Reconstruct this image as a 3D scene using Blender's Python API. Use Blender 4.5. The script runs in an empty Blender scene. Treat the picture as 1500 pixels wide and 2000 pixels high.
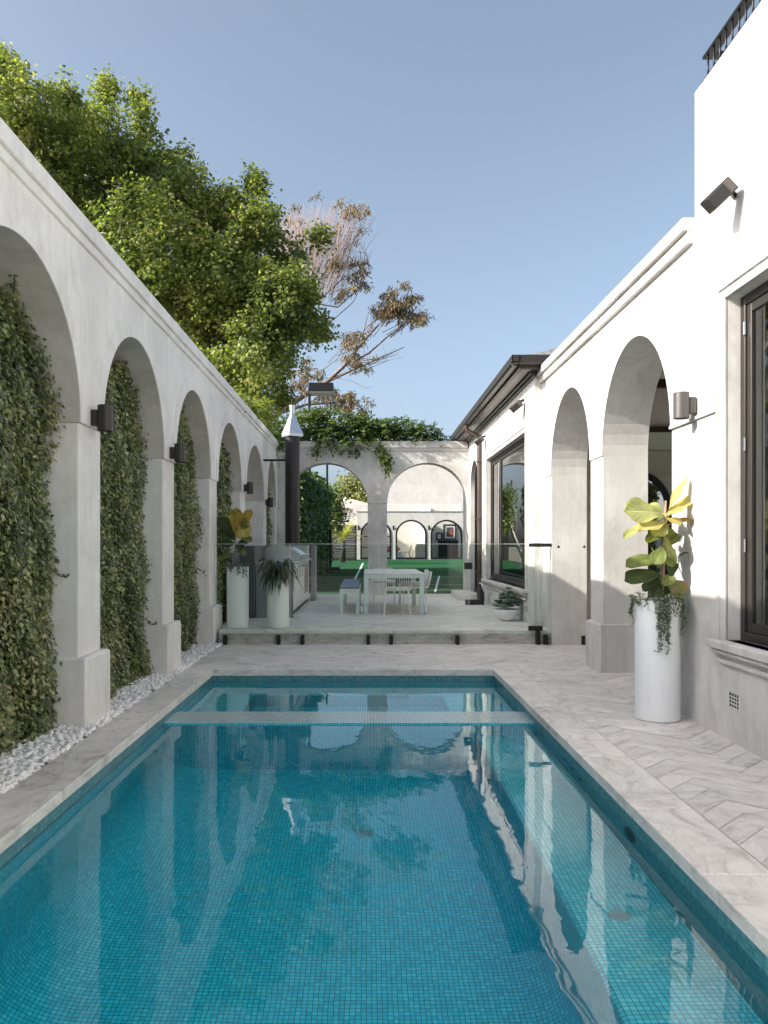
import bpy, math, random
import numpy as np
from mathutils import Vector, Matrix
R = math.radians
rng = np.random.default_rng(7)
random.seed(7)
S = bpy.context.scene
COL = S.collection

# ------------------------------------------------------------------ camera
F, CX, CY, EYE = 1560.0, 718.0, 1066.0, 1.35
cam_d = bpy.data.cameras.new('camera')
cam = bpy.data.objects.new('camera', cam_d)
COL.objects.link(cam)
cam.location = (0, 0, EYE)
cam.rotation_euler = (R(90), 0, 0)
cam_d.sensor_fit = 'HORIZONTAL'
cam_d.sensor_width = 36
cam_d.lens = 36 * F / 1500
cam_d.shift_x = (750 - CX) / 1500
cam_d.shift_y = (CY - 1000) / 1500
cam_d.clip_start = 0.05
cam_d.clip_end = 2000
S.camera = cam

# ------------------------------------------------------------------ light
SUN_DIR = Vector((1.0, 0.30, -0.61)).normalized()
EL = math.asin(-SUN_DIR.z)
w = bpy.data.worlds.new('World')
S.world = w
w.use_nodes = True
nt = w.node_tree
bg = nt.nodes['Background']
sky = nt.nodes.new('ShaderNodeTexSky')
sky.sky_type = 'NISHITA'
sky.sun_disc = False
sky.sun_elevation = EL
sky.sun_rotation = math.atan2(-SUN_DIR.x, -SUN_DIR.y)
sky.altitude = 0
sky.air_density = 0.68
sky.dust_density = 4.2
sky.ozone_density = 2.4
hsv = nt.nodes.new('ShaderNodeHueSaturation')
hsv.inputs['Saturation'].default_value = 0.74
hsv.inputs['Hue'].default_value = 0.485
nt.links.new(sky.outputs[0], hsv.inputs['Color'])
nt.links.new(hsv.outputs[0], bg.inputs[0])
bg.inputs[1].default_value = 0.063
sun_d = bpy.data.lights.new('sun', 'SUN')
sun_d.energy = 2.05
sun_d.angle = R(0.53)
sun_d.color = (1.0, 0.94, 0.84)
sun = bpy.data.objects.new('sun', sun_d)
COL.objects.link(sun)
sun.location = (-40, -10, 30)
sun.rotation_euler = SUN_DIR.to_track_quat('-Z', 'Y').to_euler()
S.view_settings.view_transform = 'Standard'
S.view_settings.look = 'None'
S.view_settings.exposure = 2.22
S.view_settings.gamma = 1
cy = S.cycles
cy.use_denoising = True
try:
    cy.denoiser = 'OPENIMAGEDENOISE'
    cy.denoising_input_passes = 'RGB_ALBEDO_NORMAL'
except Exception:
    pass
cy.max_bounces = 14
cy.diffuse_bounces = 6
cy.glossy_bounces = 6
cy.transmission_bounces = 10
cy.transparent_max_bounces = 24
cy.volume_bounces = 0
cy.sample_clamp_indirect = 12
cy.blur_glossy = 0.3

# ------------------------------------------------------------------ helpers
def at(px, py, Y):
    return Vector(((px - CX) * Y / F, Y, EYE + (CY - py) * Y / F))

class MB:
    def __init__(s):
        s.v, s.f, s.uv, s.at = [], [], [], []
        s.has_uv = False
    def vert(s, p):
        s.v.append((p[0], p[1], p[2])); return len(s.v) - 1
    def face(s, pts, uv=None, a=0.0):
        b = len(s.v)
        for p in pts: s.v.append((p[0], p[1], p[2]))
        s.f.append(list(range(b, b + len(pts))))
        if uv is not None: s.has_uv = True
        s.uv.append(uv if uv is not None else [(0, 0)] * len(pts))
        s.at.append(a)
        return s
    def idx(s, ids, a=0.0):
        s.f.append(list(ids)); s.uv.append([(0, 0)] * len(ids)); s.at.append(a)
    def box(s, x0, x1, y0, y1, z0, z1, c=0.0):
        """box with chamfered edges of width c (0: sharp)"""
        if x0 > x1: x0, x1 = x1, x0
        if y0 > y1: y0, y1 = y1, y0
        if z0 > z1: z0, z1 = z1, z0
        if c <= 0:
            b = len(s.v)
            s.v += [(x0,y0,z0),(x1,y0,z0),(x1,y1,z0),(x0,y1,z0),(x0,y0,z1),(x1,y0,z1),(x1,y1,z1),(x0,y1,z1)]
            for q in ((0,3,2,1),(4,5,6,7),(0,1,5,4),(1,2,6,5),(2,3,7,6),(3,0,4,7)): s.idx([b+i for i in q])
            return s
        c = min(c, (x1-x0)*.45, (y1-y0)*.45, (z1-z0)*.45)
        b = len(s.v); L = {}
        for i, X in enumerate((x0, x1)):
            for j, Y in enumerate((y0, y1)):
                for k, Z in enumerate((z0, z1)):
                    dx, dy, dz = (c if i == 0 else -c), (c if j == 0 else -c), (c if k == 0 else -c)
                    L[i,j,k] = (s.vert((X, Y+dy, Z+dz)), s.vert((X+dx, Y, Z+dz)), s.vert((X+dx, Y+dy, Z)))
        ctr = Vector(((x0+x1)/2, (y0+y1)/2, (z0+z1)/2))
        def add(ids):
            P = [Vector(s.v[i]) for i in ids]
            n = (P[1]-P[0]).cross(P[2]-P[0])
            m = sum(P, Vector()) / len(P)
            if n.dot(m - ctr) < 0: ids = ids[::-1]
            s.idx(ids)
        for i in (0, 1):
            add([L[i,0,0][0], L[i,1,0][0], L[i,1,1][0], L[i,0,1][0]])
            add([L[0,i,0][1], L[1,i,0][1], L[1,i,1][1], L[0,i,1][1]])
            add([L[0,0,i][2], L[1,0,i][2], L[1,1,i][2], L[0,1,i][2]])
        for i in (0,1):
            for j in (0,1):
                add([L[i,j,0][0], L[i,j,1][0], L[i,j,1][1], L[i,j,0][1]])
                add([L[i,0,j][0], L[i,1,j][0], L[i,1,j][2], L[i,0,j][2]])
                add([L[0,i,j][1], L[1,i,j][1], L[1,i,j][2], L[0,i,j][2]])
                for k in (0,1): add(list(L[i,j,k]))
        return s
    def prism(s, pts, d):
        """closed polygon (list of 3d points) extruded by vector d"""
        n = len(pts); d = Vector(d); b = len(s.v)
        P = [Vector(p) for p in pts]
        nrm = Vector((0,0,0))
        for i in range(n):
            a, c = P[i], P[(i+1) % n]
            nrm += Vector(((a.y-c.y)*(a.z+c.z), (a.z-c.z)*(a.x+c.x), (a.x-c.x)*(a.y+c.y)))
        if nrm.dot(d) > 0: P = P[::-1]
        for p in P: s.vert(p)
        for p in P: s.vert(p + d)
        s.idx(range(b, b+n)); s.idx(range(b+2*n-1, b+n-1, -1))
        for i in range(n):
            j = (i+1) % n
            s.idx([b+j, b+i, b+n+i, b+n+j])
        return s
    def tube(s, pts, rad, n=8, cap=True):
        P = [Vector(p) for p in pts]
        if not hasattr(rad, '__len__'): rad = [rad]*len(P)
        b = len(s.v)
        t0 = (P[1]-P[0]).normalized()
        u = t0.orthogonal().normalized()
        for i, p in enumerate(P):
            t = (P[min(i+1, len(P)-1)] - P[max(i-1, 0)])
            t = t.normalized() if t.length > 1e-9 else t0
            u = (u - t*u.dot(t))
            u = u.normalized() if u.length > 1e-6 else t.orthogonal().normalized()
            v = t.cross(u)
            for k in range(n):
                a = 2*math.pi*k/n
                s.vert(p + (u*math.cos(a) + v*math.sin(a))*rad[i])
        for i in range(len(P)-1):
            for k in range(n):
                q = (k+1) % n
                s.idx([b+i*n+k, b+i*n+q, b+(i+1)*n+q, b+(i+1)*n+k])
        if cap:
            s.idx([b+k for k in range(n)][::-1]); s.idx([b+(len(P)-1)*n+k for k in range(n)])
        return s
    def lathe(s, prof, c=(0,0,0), n=32):
        """profile of (r, z), turned about the z axis through c"""
        b = len(s.v)
        for r, z in prof:
            for k in range(n):
                a = 2*math.pi*k/n
                s.vert((c[0]+r*math.cos(a), c[1]+r*math.sin(a), c[2]+z))
        for i in range(len(prof)-1):
            for k in range(n):
                q = (k+1) % n
                s.idx([b+i*n+k, b+i*n+q, b+(i+1)*n+q, b+(i+1)*n+k])
        if prof[0][0] > 1e-5: s.idx([b+k for k in range(n)][::-1])
        if prof[-1][0] > 1e-5: s.idx([b+(len(prof)-1)*n+k for k in range(n)])
        return s
    def build(s, name, mat, parent=None, smooth=False, loc=None):
        me = bpy.data.meshes.new(name)
        V = s.v
        if loc is not None:
            V = [(p[0]-loc[0], p[1]-loc[1], p[2]-loc[2]) for p in V]
        me.from_pydata(V, [], s.f)
        if s.has_uv:
            ul = me.uv_layers.new(name='UVMap')
            ul.data.foreach_set('uv', np.array([c for f in s.uv for c in f], dtype=np.float32).ravel())
        if any(s.at):
            a = me.attributes.new('rnd', 'FLOAT', 'FACE')
            a.data.foreach_set('value', np.array(s.at, dtype=np.float32))
        return link(name, me, mat, parent, smooth, loc)

def link(name, me, mat, parent=None, smooth=False, loc=None):
    me.materials.append(mat)
    me.update()
    if smooth:
        me.polygons.foreach_set('use_smooth', [True]*len(me.polygons))
        if smooth == 'auto':
            try: me.set_sharp_from_angle(angle=R(40))
            except Exception: pass
    o = bpy.data.objects.new(name, me)
    COL.objects.link(o)
    if loc is not None: o.location = loc
    if parent is not None:
        o.parent = parent
        base = Vector((0,0,0)); p = parent
        while p is not None: base += Vector(p.location); p = p.parent
        o.location = Vector(loc or (0,0,0)) - base
    return o

def thing(name, label, cat, loc=(0,0,0), group=None):
    o = bpy.data.objects.new(name, None)
    o.empty_display_size = .1
    COL.objects.link(o)
    o.location = loc
    return tag(o, label, cat, group)
def tag(o, label, cat, group=None):
    o['label'] = label; o['category'] = cat
    if group: o['group'] = group
    return o
def struct(o): o['kind'] = 'structure'; return o
def stuff(o, label=None, cat=None):
    o['kind'] = 'stuff'
    if label: o['label'] = label; o['category'] = cat
    return o
def copy_tree(o, parent=None):
    c = o.copy(); COL.objects.link(c)
    if parent is not None: c.parent = parent
    for ch in list(o.children): copy_tree(ch, c)
    return c

# leaf shapes: local points (x across, y along, z normal), faces
LEAF_FOLD = (np.array([(0,0,0),(-.36,.42,.10),(0,1,-.06),(.36,.42,.10)]), [(0,2,1),(0,3,2)])
LEAF_LONG = (np.array([(0,0,0),(-.13,.4,.04),(0,1,-.12),(.13,.4,.04)]), [(0,2,1),(0,3,2)])
LEAF_ROUND = (np.array([(0,0,0),(-.4,.25,.06),(-.42,.65,.05),(0,1,0),(.42,.65,.05),(.4,.25,.06)]), [(0,3,2,1),(0,5,4,3)])
LEAF_LOBED = (np.array([(0,0,0),(-.30,.12,.05),(-.62,.45,.0),(-.27,.5,.05),(-.34,.86,.0),(-.1,.72,.04),(0,1.1,-.1),(.1,.72,.04),(.34,.86,0),(.27,.5,.05),(.62,.45,0),(.30,.12,.05)]),
              [(0,11,10,9,7,6,5,3,2,1),(3,5,4),(9,8,7)])
def leaf_mesh(name, pos, dirs, nrms, size, shape, mat, parent=None, rnd=None, extra=None):
    """many small leaves as one mesh; rnd goes into the attribute 'rnd'"""
    pos = np.asarray(pos, float); N = len(pos)
    d = np.asarray(dirs, float); d /= np.linalg.norm(d, axis=1)[:,None] + 1e-9
    n = np.asarray(nrms, float); n -= d*np.sum(n*d, axis=1)[:,None]
    n /= np.linalg.norm(n, axis=1)[:,None] + 1e-9
    sd = np.cross(d, n)
    P, Fc = shape; K = len(P)
    size = np.broadcast_to(np.asarray(size, float), (N,))[:,None,None]
    V = pos[:,None,:] + size*(P[None,:,0:1]*sd[:,None,:] + P[None,:,1:2]*d[:,None,:] + P[None,:,2:3]*n[:,None,:])
    V = V.reshape(-1, 3)
    base = np.arange(N)*K
    loops, starts, totals, st = [], [], [], 0
    per = sum(len(f) for f in Fc)
    L = np.concatenate([np.array(f)[None,:] + base[:,None] for f in Fc], axis=1).ravel()
    lens = np.array([len(f) for f in Fc])
    off = np.concatenate([[0], np.cumsum(lens)[:-1]])
    starts = (off[None,:] + (np.arange(N)*per)[:,None]).ravel()
    totals = np.tile(lens, N)
    me = bpy.data.meshes.new(name)
    me.vertices.add(len(V)); me.vertices.foreach_set('co', V.astype(np.float32).ravel())
    me.loops.add(len(L)); me.loops.foreach_set('vertex_index', L.astype(np.int32))
    me.polygons.add(len(starts))
    me.polygons.foreach_set('loop_start', starts.astype(np.int32))
    me.polygons.foreach_set('loop_total', totals.astype(np.int32))
    me.update(calc_edges=True)
    if rnd is None: rnd = rng.random(N)
    a = me.attributes.new('rnd', 'FLOAT', 'FACE')
    a.data.foreach_set('value', np.repeat(rnd, len(Fc)).astype(np.float32))
    return link(name, me, mat, parent)
def runit(n):
    v = rng.normal(size=(n,3)); return v/np.linalg.norm(v, axis=1)[:,None]

# ------------------------------------------------------------------ materials
class NM:
    def __init__(s, name):
        s.m = bpy.data.materials.new(name); s.m.use_nodes = True
        s.t = s.m.node_tree; s.n = s.t.nodes
        s.b = s.n['Principled BSDF']; s.out = s.n['Material Output']
    def node(s, typ, **kw):
        n = s.n.new('ShaderNode'+typ)
        for k, v in kw.items(): setattr(n, k, v)
        return n
    def l(s, a, b): s.t.links.new(a, b)
    def set(s, sock, v):
        if hasattr(v, 'links') or hasattr(v, 'is_linked'): s.l(v, sock)
        else: sock.default_value = v
    def coord(s, kind='Object', scale=(1,1,1), rot=(0,0,0)):
        t = s.node('TexCoord'); mp = s.node('Mapping')
        s.l(t.outputs[kind], mp.inputs[0]); mp.inputs['Scale'].default_value = scale; mp.inputs['Rotation'].default_value = rot
        return mp.outputs[0]
    def pos(s, scale=(1,1,1)):
        g = s.node('NewGeometry'); mp = s.node('Mapping')
        s.l(g.outputs['Position'], mp.inputs[0]); mp.inputs['Scale'].default_value = scale
        return mp.outputs[0]
    def noise(s, vec, scale, detail=4, rough=.55, dist=0):
        n = s.node('TexNoise'); s.l(vec, n.inputs['Vector'])
        n.inputs['Scale'].default_value = scale; n.inputs['Detail'].default_value = detail
        n.inputs['Roughness'].default_value = rough; n.inputs['Distortion'].default_value = dist
        return n.outputs['Fac']
    def ramp(s, fac, stops, interp='LINEAR'):
        r = s.node('ValToRGB'); s.l(fac, r.inputs[0]); e = r.color_ramp.elements
        r.color_ramp.interpolation = interp
        while len(e) < len(stops): e.new(.5)
        for el, (p, c) in zip(e, stops):
            el.position = p; el.color = (*c, 1) if len(c) == 3 else c
        return r.outputs[0]
    def math(s, op, a, b=0.0, c=None):
        m = s.node('Math', operation=op); s.set(m.inputs[0], a); s.set(m.inputs[1], b)
        if c is not None: s.set(m.inputs[2], c)
        return m.outputs[0]
    def mix(s, fac, a, b, mode='MIX'):
        m = s.node('Mix', data_type='RGBA', blend_type=mode)
        s.set(m.inputs[0], fac)
        for i, v in ((6, a), (7, b)):
            if isinstance(v, tuple): m.inputs[i].default_value = (*v, 1) if len(v) == 3 else v
            else: s.l(v, m.inputs[i])
        return m.outputs[2]
    def attr(s, name):
        a = s.node('Attribute', attribute_name=name); return a.outputs['Fac']
    def base(s, c, rough=.6, metal=0, spec=.5):
        if isinstance(c, tuple): s.b.inputs['Base Color'].default_value = (*c, 1)
        else: s.l(c, s.b.inputs['Base Color'])
        s.set(s.b.inputs['Roughness'], rough); s.b.inputs['Metallic'].default_value = metal
        s.b.inputs['Specular IOR Level'].default_value = spec
        return s
    def bump(s, h, dist=.01, strength=1.0):
        b = s.node('Bump'); s.l(h, b.inputs['Height']); b.inputs['Distance'].default_value = dist
        b.inputs['Strength'].default_value = strength
        s.l(b.outputs[0], s.b.inputs['Normal']); return b.outputs[0]

def simple(name, c, rough=.5, metal=0, spec=.5, var=.06, scale=6):
    m = NM(name); p = m.pos()
    n = m.noise(p, scale, 5)
    lo = tuple(x*(1-var) for x in c); hi = tuple(min(1, x*(1+var)) for x in c)
    m.base(m.ramp(n, [(.3, lo), (.7, hi)]), rough, metal, spec)
    return m.m

def render_mat(name, a, b, stain=.5, streak=1.0):
    m = NM(name); p = m.pos()
    n1 = m.noise(p, 1.3, 9, .66, .5)
    n2 = m.noise(m.pos((9, 9, .45)), 1.6, 6, .62)
    n3 = m.noise(m.pos((1, 1, .55)), 2.4, 9, .74, .7)
    n4 = m.noise(p, 7, 6, .7, 1.2)
    c = m.ramp(n1, [(.34, a), (.62, b)])
    c = m.mix(m.math('MULTIPLY', m.ramp(n2, [(.45, (0,0,0)), (.70, (1,1,1))]), .26*streak), c, tuple(x*.74 for x in a))
    c = m.mix(m.math('MULTIPLY', m.ramp(n4, [(.50, (0,0,0)), (.70, (1,1,1))]), .20*stain), c, tuple(x*.70 for x in a))
    c = m.mix(m.math('MULTIPLY', m.ramp(n3, [(.50, (0,0,0)), (.74, (1,1,1))]), .50*stain), c, tuple(x*f for x, f in zip(a, (.60,.58,.54))))
    m.base(c, m.ramp(n1, [(.3, (.72,)*3), (.7, (.9,)*3)]), 0, .25)
    h = m.math('ADD', m.math('MULTIPLY', n4, .5), m.math('ADD', m.math('MULTIPLY', m.noise(p, 150, 3), .14), m.math('MULTIPLY', n2, .35)))
    m.bump(h, .010, .55)
    return m.m

M = {}
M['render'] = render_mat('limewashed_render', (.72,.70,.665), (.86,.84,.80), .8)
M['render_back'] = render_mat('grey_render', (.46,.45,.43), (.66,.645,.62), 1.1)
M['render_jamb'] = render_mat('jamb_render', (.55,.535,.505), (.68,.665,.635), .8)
M['render_house'] = render_mat('pale_house_render', (.50,.485,.46), (.645,.63,.605), 1.05)
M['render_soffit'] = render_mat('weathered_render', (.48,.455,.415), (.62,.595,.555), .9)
M['render_far'] = render_mat('white_render', (.48,.465,.445), (.57,.555,.535), .4)

def stone_mat(name, light, mid, dark, uv=True, pits=.6):
    m = NM(name)
    if uv:
        t = m.node('UVMap'); mp = m.node('Mapping'); m.l(t.outputs[0], mp.inputs[0]); mp.inputs['Scale'].default_value = (1.0, 2.3, 1)
        v = mp.outputs[0]
    else:
        v = m.pos((1.2, 1.2, 3.5))
    n1 = m.noise(v, 2.6, 10, .72, 1.2)
    n2 = m.noise(v, 10.0, 8, .78, 1.0)
    n3 = m.noise(m.pos(), 42, 5, .72)
    n5 = m.noise(m.pos((.9, 2.2, 1)), 1.5, 8, .74, 1.3)
    c = m.ramp(n1, [(.34, dark), (.46, mid), (.60, light)])
    c = m.mix(m.math('MULTIPLY', m.ramp(n2, [(.50, (0,0,0)), (.68, (1,1,1))]), .40), c, dark)
    c = m.mix(m.math('MULTIPLY', m.ramp(n5, [(.52, (0,0,0)), (.66, (1,1,1))]), .45), c, tuple(x*.86 for x in dark))
    pit = m.ramp(n3, [(.62, (0,0,0)), (.69, (1,1,1))])
    c = m.mix(m.math('MULTIPLY', pit, pits*.5), c, tuple(x*.5 for x in dark))
    r = m.attr('rnd')
    c = m.mix(1.0, c, m.ramp(r, [(0, (.90,.895,.89)), (.5, (.98,.97,.96)), (1, (1.06,1.045,1.03))]), 'MULTIPLY')
    m.base(c, .62, 0, .3)
    m.bump(m.math('SUBTRACT', m.math('MULTIPLY', n2, .4), m.math('MULTIPLY', pit, .5)), .006, .5)
    return m.m
M['paver'] = stone_mat('silver_travertine_paver', (.83,.79,.74), (.74,.70,.655), (.53,.495,.46))
M['coping'] = stone_mat('silver_travertine_coping', (.85,.81,.755), (.76,.72,.67), (.50,.465,.43), pits=.9)
M['riser'] = stone_mat('travertine_riser', (.66,.62,.57), (.52,.49,.45), (.28,.265,.245), uv=False, pits=1.6)
M['grout'] = simple('grout', (.55,.525,.49), .9)

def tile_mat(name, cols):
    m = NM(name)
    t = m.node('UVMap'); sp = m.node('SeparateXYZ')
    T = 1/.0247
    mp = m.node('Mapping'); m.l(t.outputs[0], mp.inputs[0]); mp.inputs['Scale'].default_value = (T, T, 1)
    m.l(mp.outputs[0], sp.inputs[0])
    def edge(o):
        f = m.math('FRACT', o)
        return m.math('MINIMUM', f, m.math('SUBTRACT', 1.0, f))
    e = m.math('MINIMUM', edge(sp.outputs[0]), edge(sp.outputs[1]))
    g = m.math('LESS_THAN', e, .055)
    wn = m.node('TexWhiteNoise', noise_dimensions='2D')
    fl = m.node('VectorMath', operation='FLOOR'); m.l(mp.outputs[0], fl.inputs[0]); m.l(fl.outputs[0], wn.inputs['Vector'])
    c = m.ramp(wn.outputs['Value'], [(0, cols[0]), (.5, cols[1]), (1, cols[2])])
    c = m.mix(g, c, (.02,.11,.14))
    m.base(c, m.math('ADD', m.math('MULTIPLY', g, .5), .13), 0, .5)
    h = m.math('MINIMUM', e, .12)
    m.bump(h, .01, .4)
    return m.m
M['tile'] = tile_mat('glass_mosaic_tile', ((.10,.66,.76), (.14,.76,.86), (.22,.86,.93)))
M['tile_shade'] = tile_mat('shade_tinted_mosaic_tile', ((.06,.21,.235), (.085,.26,.285), (.12,.32,.345)))  # same mosaic, duller above the water and darkened to paint in shade
M['tile_sheen'] = tile_mat('sheen_tinted_mosaic_tile', ((.48,.60,.60), (.56,.67,.67), (.64,.74,.73)))  # same mosaic, sky sheen on the dry top painted in as pale

def water_mat():
    m = NM('pool_water')
    m.n.remove(m.b)
    gl = m.node('BsdfGlass'); gl.inputs['IOR'].default_value = 1.333; gl.inputs['Roughness'].default_value = 0
    gl.inputs['Color'].default_value = (1,1,1,1)
    p = m.pos((1.0, .8, 1))
    h = m.math('ADD', m.noise(p, 2.0, 3, .45, .3), m.math('MULTIPLY', m.noise(p, 7.5, 2, .5, .2), .16))
    b = m.node('Bump'); m.l(h, b.inputs['Height']); b.inputs['Distance'].default_value = .0030; b.inputs['Strength'].default_value = 1
    m.l(b.outputs[0], gl.inputs['Normal'])
    m.l(gl.outputs[0], m.out.inputs['Surface'])
    va = m.node('VolumeAbsorption'); va.inputs['Color'].default_value = (.0,.92,.985,1); va.inputs['Density'].default_value = .50
    m.l(va.outputs[0], m.out.inputs['Volume'])
    return m.m
M['water'] = water_mat()

def glass_mat(name, tint, ior=1.5, gain=1.0, rough=0.0, gloss=(1,1,1)):
    m = NM(name); m.n.remove(m.b)
    tr = m.node('BsdfTransparent'); tr.inputs[0].default_value = (*tint, 1)
    gs = m.node('BsdfGlossy'); gs.inputs['Roughness'].default_value = rough; gs.inputs['Color'].default_value = (*gloss, 1)
    fr = m.node('Fresnel'); fr.inputs['IOR'].default_value = ior
    f = m.math('MINIMUM', m.math('MULTIPLY', fr.outputs[0], gain), 1.0)
    ge = m.node('NewGeometry'); f = m.math('MULTIPLY', f, m.math('SUBTRACT', 1.0, ge.outputs['Backfacing']))
    mx = m.node('MixShader'); m.l(f, mx.inputs[0]); m.l(tr.outputs[0], mx.inputs[1]); m.l(gs.outputs[0], mx.inputs[2])
    m.l(mx.outputs[0], m.out.inputs['Surface'])
    return m.m
M['fence_glass'] = glass_mat('toughened_glass', (.94,.972,.958), 1.30)
M['fence_edge'] = simple('polished_glass_edge', (.62,.72,.70), .15)
M['pane'] = glass_mat('window_glass', (.62,.66,.66), 1.5, 1.35)
M['pane_far'] = glass_mat('far_window_glass', (.86,.90,.92), 1.45)

M['bronze'] = simple('dark_bronze_paint', (.034,.029,.026), .38, .3)
M['bronze_lamp'] = simple('bronze_lamp', (.10,.094,.09), .42, .5)
M['brown'] = simple('brown_downpipe', (.075,.055,.048), .4, .2)
M['black'] = simple('black_metal', (.007,.007,.008), .42, .2)
M['blackpl'] = simple('black_plastic', (.010,.010,.011), .55)
M['steel'] = simple('brushed_steel', (.62,.62,.62), .26, 1.0)
M['galv'] = simple('galvanised_steel', (.66,.68,.71), .38, .85, var=.12, scale=14)
M['flue'] = simple('flue_paint', (.024,.021,.022), .42, .25)
M['white_pot'] = simple('white_glazed_planter', (.80,.80,.795), .45, var=.02, scale=2)
M['mint'] = simple('mint_powder_coat', (.56,.66,.63), .45, var=.03)
M['white_wood'] = simple('white_painted_slat', (.74,.72,.69), .55, var=.06, scale=9)
M['white_wire'] = simple('white_wire', (.80,.79,.77), .4, var=.02)
M['cushion'] = simple('blue_grey_fabric', (.13,.215,.30), .9, spec=.2)
M['cushion_pale'] = simple('pale_fabric', (.62,.62,.60), .9, spec=.2, var=.2, scale=25)
M['cabinet'] = simple('white_cabinet', (.72,.715,.70), .4, var=.02)
M['greywall'] = simple('charcoal_cladding', (.075,.08,.09), .7, var=.12, scale=3)
M['greypost'] = simple('grey_panel', (.20,.21,.23), .6)
M['worktop'] = simple('concrete_worktop', (.45,.45,.44), .5)
M['timber'] = simple('timber_shelf', (.22,.14,.09), .6, var=.3, scale=12)
M['slate'] = None
M['cream'] = simple('cream_interior', (.70,.66,.59), .85, var=.04)
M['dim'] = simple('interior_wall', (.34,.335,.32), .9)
M['curtain'] = simple('linen_curtain', (.66,.645,.60), .9, var=.08, scale=20)
M['timber_floor'] = simple('timber_floor', (.24,.17,.11), .45, var=.25, scale=8)
M['drain'] = simple('drain_cover', (.30,.42,.43), .5)
M['soil'] = simple('potting_soil', (.05,.04,.03), .95, var=.3, scale=40)
M['dirt'] = simple('earth', (.14,.125,.10), .95, var=.3, scale=2)
M['bark'] = None
M['gravel'] = None

def slate_mat():
    m = NM('slate_roof')
    v = m.coord('Object')
    br = m.node('TexBrick'); m.l(m.coord('UV', (1,1,1)), br.inputs['Vector'])
    br.inputs['Color1'].default_value = (.16,.155,.16,1); br.inputs['Color2'].default_value = (.24,.225,.225,1); br.inputs['Mortar'].default_value = (.06,.06,.06,1)
    br.inputs['Scale'].default_value = 1; br.inputs['Brick Width'].default_value = .28; br.inputs['Row Height'].default_value = .2; br.inputs['Mortar Size'].default_value = .008
    m.base(br.outputs[0], .55)
    return m.m
M['slate'] = slate_mat()
def bark_mat():
    m = NM('plane_tree_bark'); p = m.pos((1,1,.7))
    n = m.noise(p, 3.2, 5, .6, .3)
    m.base(m.ramp(n, [(.35, (.16,.135,.105)), (.5, (.34,.315,.27)), (.65, (.47,.445,.39))]), .85, 0, .2)
    m.bump(m.noise(p, 12, 4), .02, .5)
    return m.m
M['bark'] = bark_mat()
M['twig'] = simple('gum_twigs', (.27,.20,.175), .8, var=.2, scale=1.5)
M['limb'] = simple('gum_limb', (.21,.165,.15), .8, var=.3, scale=2)
def gravel_mat():
    m = NM('white_pebble')
    m.base(m.ramp(m.attr('rnd'), [(0, (.74,.72,.69)), (.3, (.88,.865,.84)), (1, (.93,.92,.90))]), .75, 0, .3)
    return m.m
M['gravel'] = gravel_mat()

def leaf_mat(name, stops, trans=.35, rough=.45, spec=.4, clump=None):
    m = NM(name)
    r = m.attr('rnd')
    if clump: # lighter and darker sprays through the plant
        n = m.noise(m.pos(), clump, 3)
        r = m.math('ADD', m.math('MULTIPLY', r, .62), m.math('MULTIPLY', m.math('SUBTRACT', n, .3), .95))
    c = m.ramp(r, stops)
    m.base(c, rough, 0, spec)
    tl = m.node('BsdfTranslucent'); m.l(m.mix(1.0, c, (1.3,1.5,.6), 'MULTIPLY'), tl.inputs['Color'])
    mx = m.node('MixShader'); mx.inputs[0].default_value = trans
    m.l(m.b.outputs[0], mx.inputs[1]); m.l(tl.outputs[0], mx.inputs[2]); m.l(mx.outputs[0], m.out.inputs['Surface'])
    return m.m
M['ivy'] = leaf_mat('creeping_fig_leaf', [(0, (.030,.045,.018)), (.28, (.085,.110,.045)), (.50, (.175,.205,.082)), (.80, (.42,.43,.20)), (1, (.34,.20,.11))], .25, .32, .7, clump=1.7)
M['ivy_core'] = simple('creeper_stems', (.035,.038,.022), .9, var=.4, scale=10)
M['plane_leaf'] = leaf_mat('plane_tree_leaf', [(0, (.034,.056,.018)), (.28, (.105,.145,.042)), (.58, (.225,.255,.075)), (1, (.47,.45,.18))], .45, .5, .3, clump=.35)
M['gum_leaf'] = leaf_mat('gum_leaf', [(0, (.09,.085,.045)), (.4, (.17,.145,.08)), (.75, (.27,.18,.12)), (1, (.38,.25,.17))], .25, .55, .3, clump=.5)
M['vine'] = leaf_mat('wisteria_leaf', [(0, (.035,.060,.020)), (.4, (.075,.115,.036)), (.75, (.14,.19,.055)), (1, (.26,.29,.08))], .35, .42, .4, clump=1.3)
M['vine_pale'] = leaf_mat('pale_vine_leaf', [(0, (.11,.14,.035)), (.5, (.22,.25,.07)), (1, (.38,.38,.13))], .4, .45, .3, clump=1.5)
M['hedge'] = leaf_mat('hedge_leaf', [(0, (.030,.060,.022)), (.5, (.065,.125,.040)), (1, (.13,.21,.065))], .3, .42, .4, clump=1.2)
M['pale_tree'] = leaf_mat('pale_tree_leaf', [(0, (.11,.13,.045)), (.5, (.23,.25,.10)), (1, (.36,.36,.17))], .3, .55, .3, clump=.7)
M['fern'] = leaf_mat('tree_fern_frond', [(0, (.20,.21,.035)), (.5, (.34,.33,.06)), (1, (.46,.44,.12))], .4, .5, .3)
M['strap'] = leaf_mat('strap_leaf', [(0, (.025,.038,.020)), (.6, (.055,.078,.035)), (1, (.10,.125,.06))], .2, .35, .5)
M['trail'] = leaf_mat('silver_trailing_leaf', [(0, (.10,.13,.10)), (.5, (.19,.235,.185)), (1, (.32,.37,.30))], .25, .5, .3)
M['succulent'] = leaf_mat('succulent_leaf', [(0, (.16,.23,.20)), (.5, (.30,.38,.33)), (1, (.46,.54,.47))], .1, .4, .4)

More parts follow.
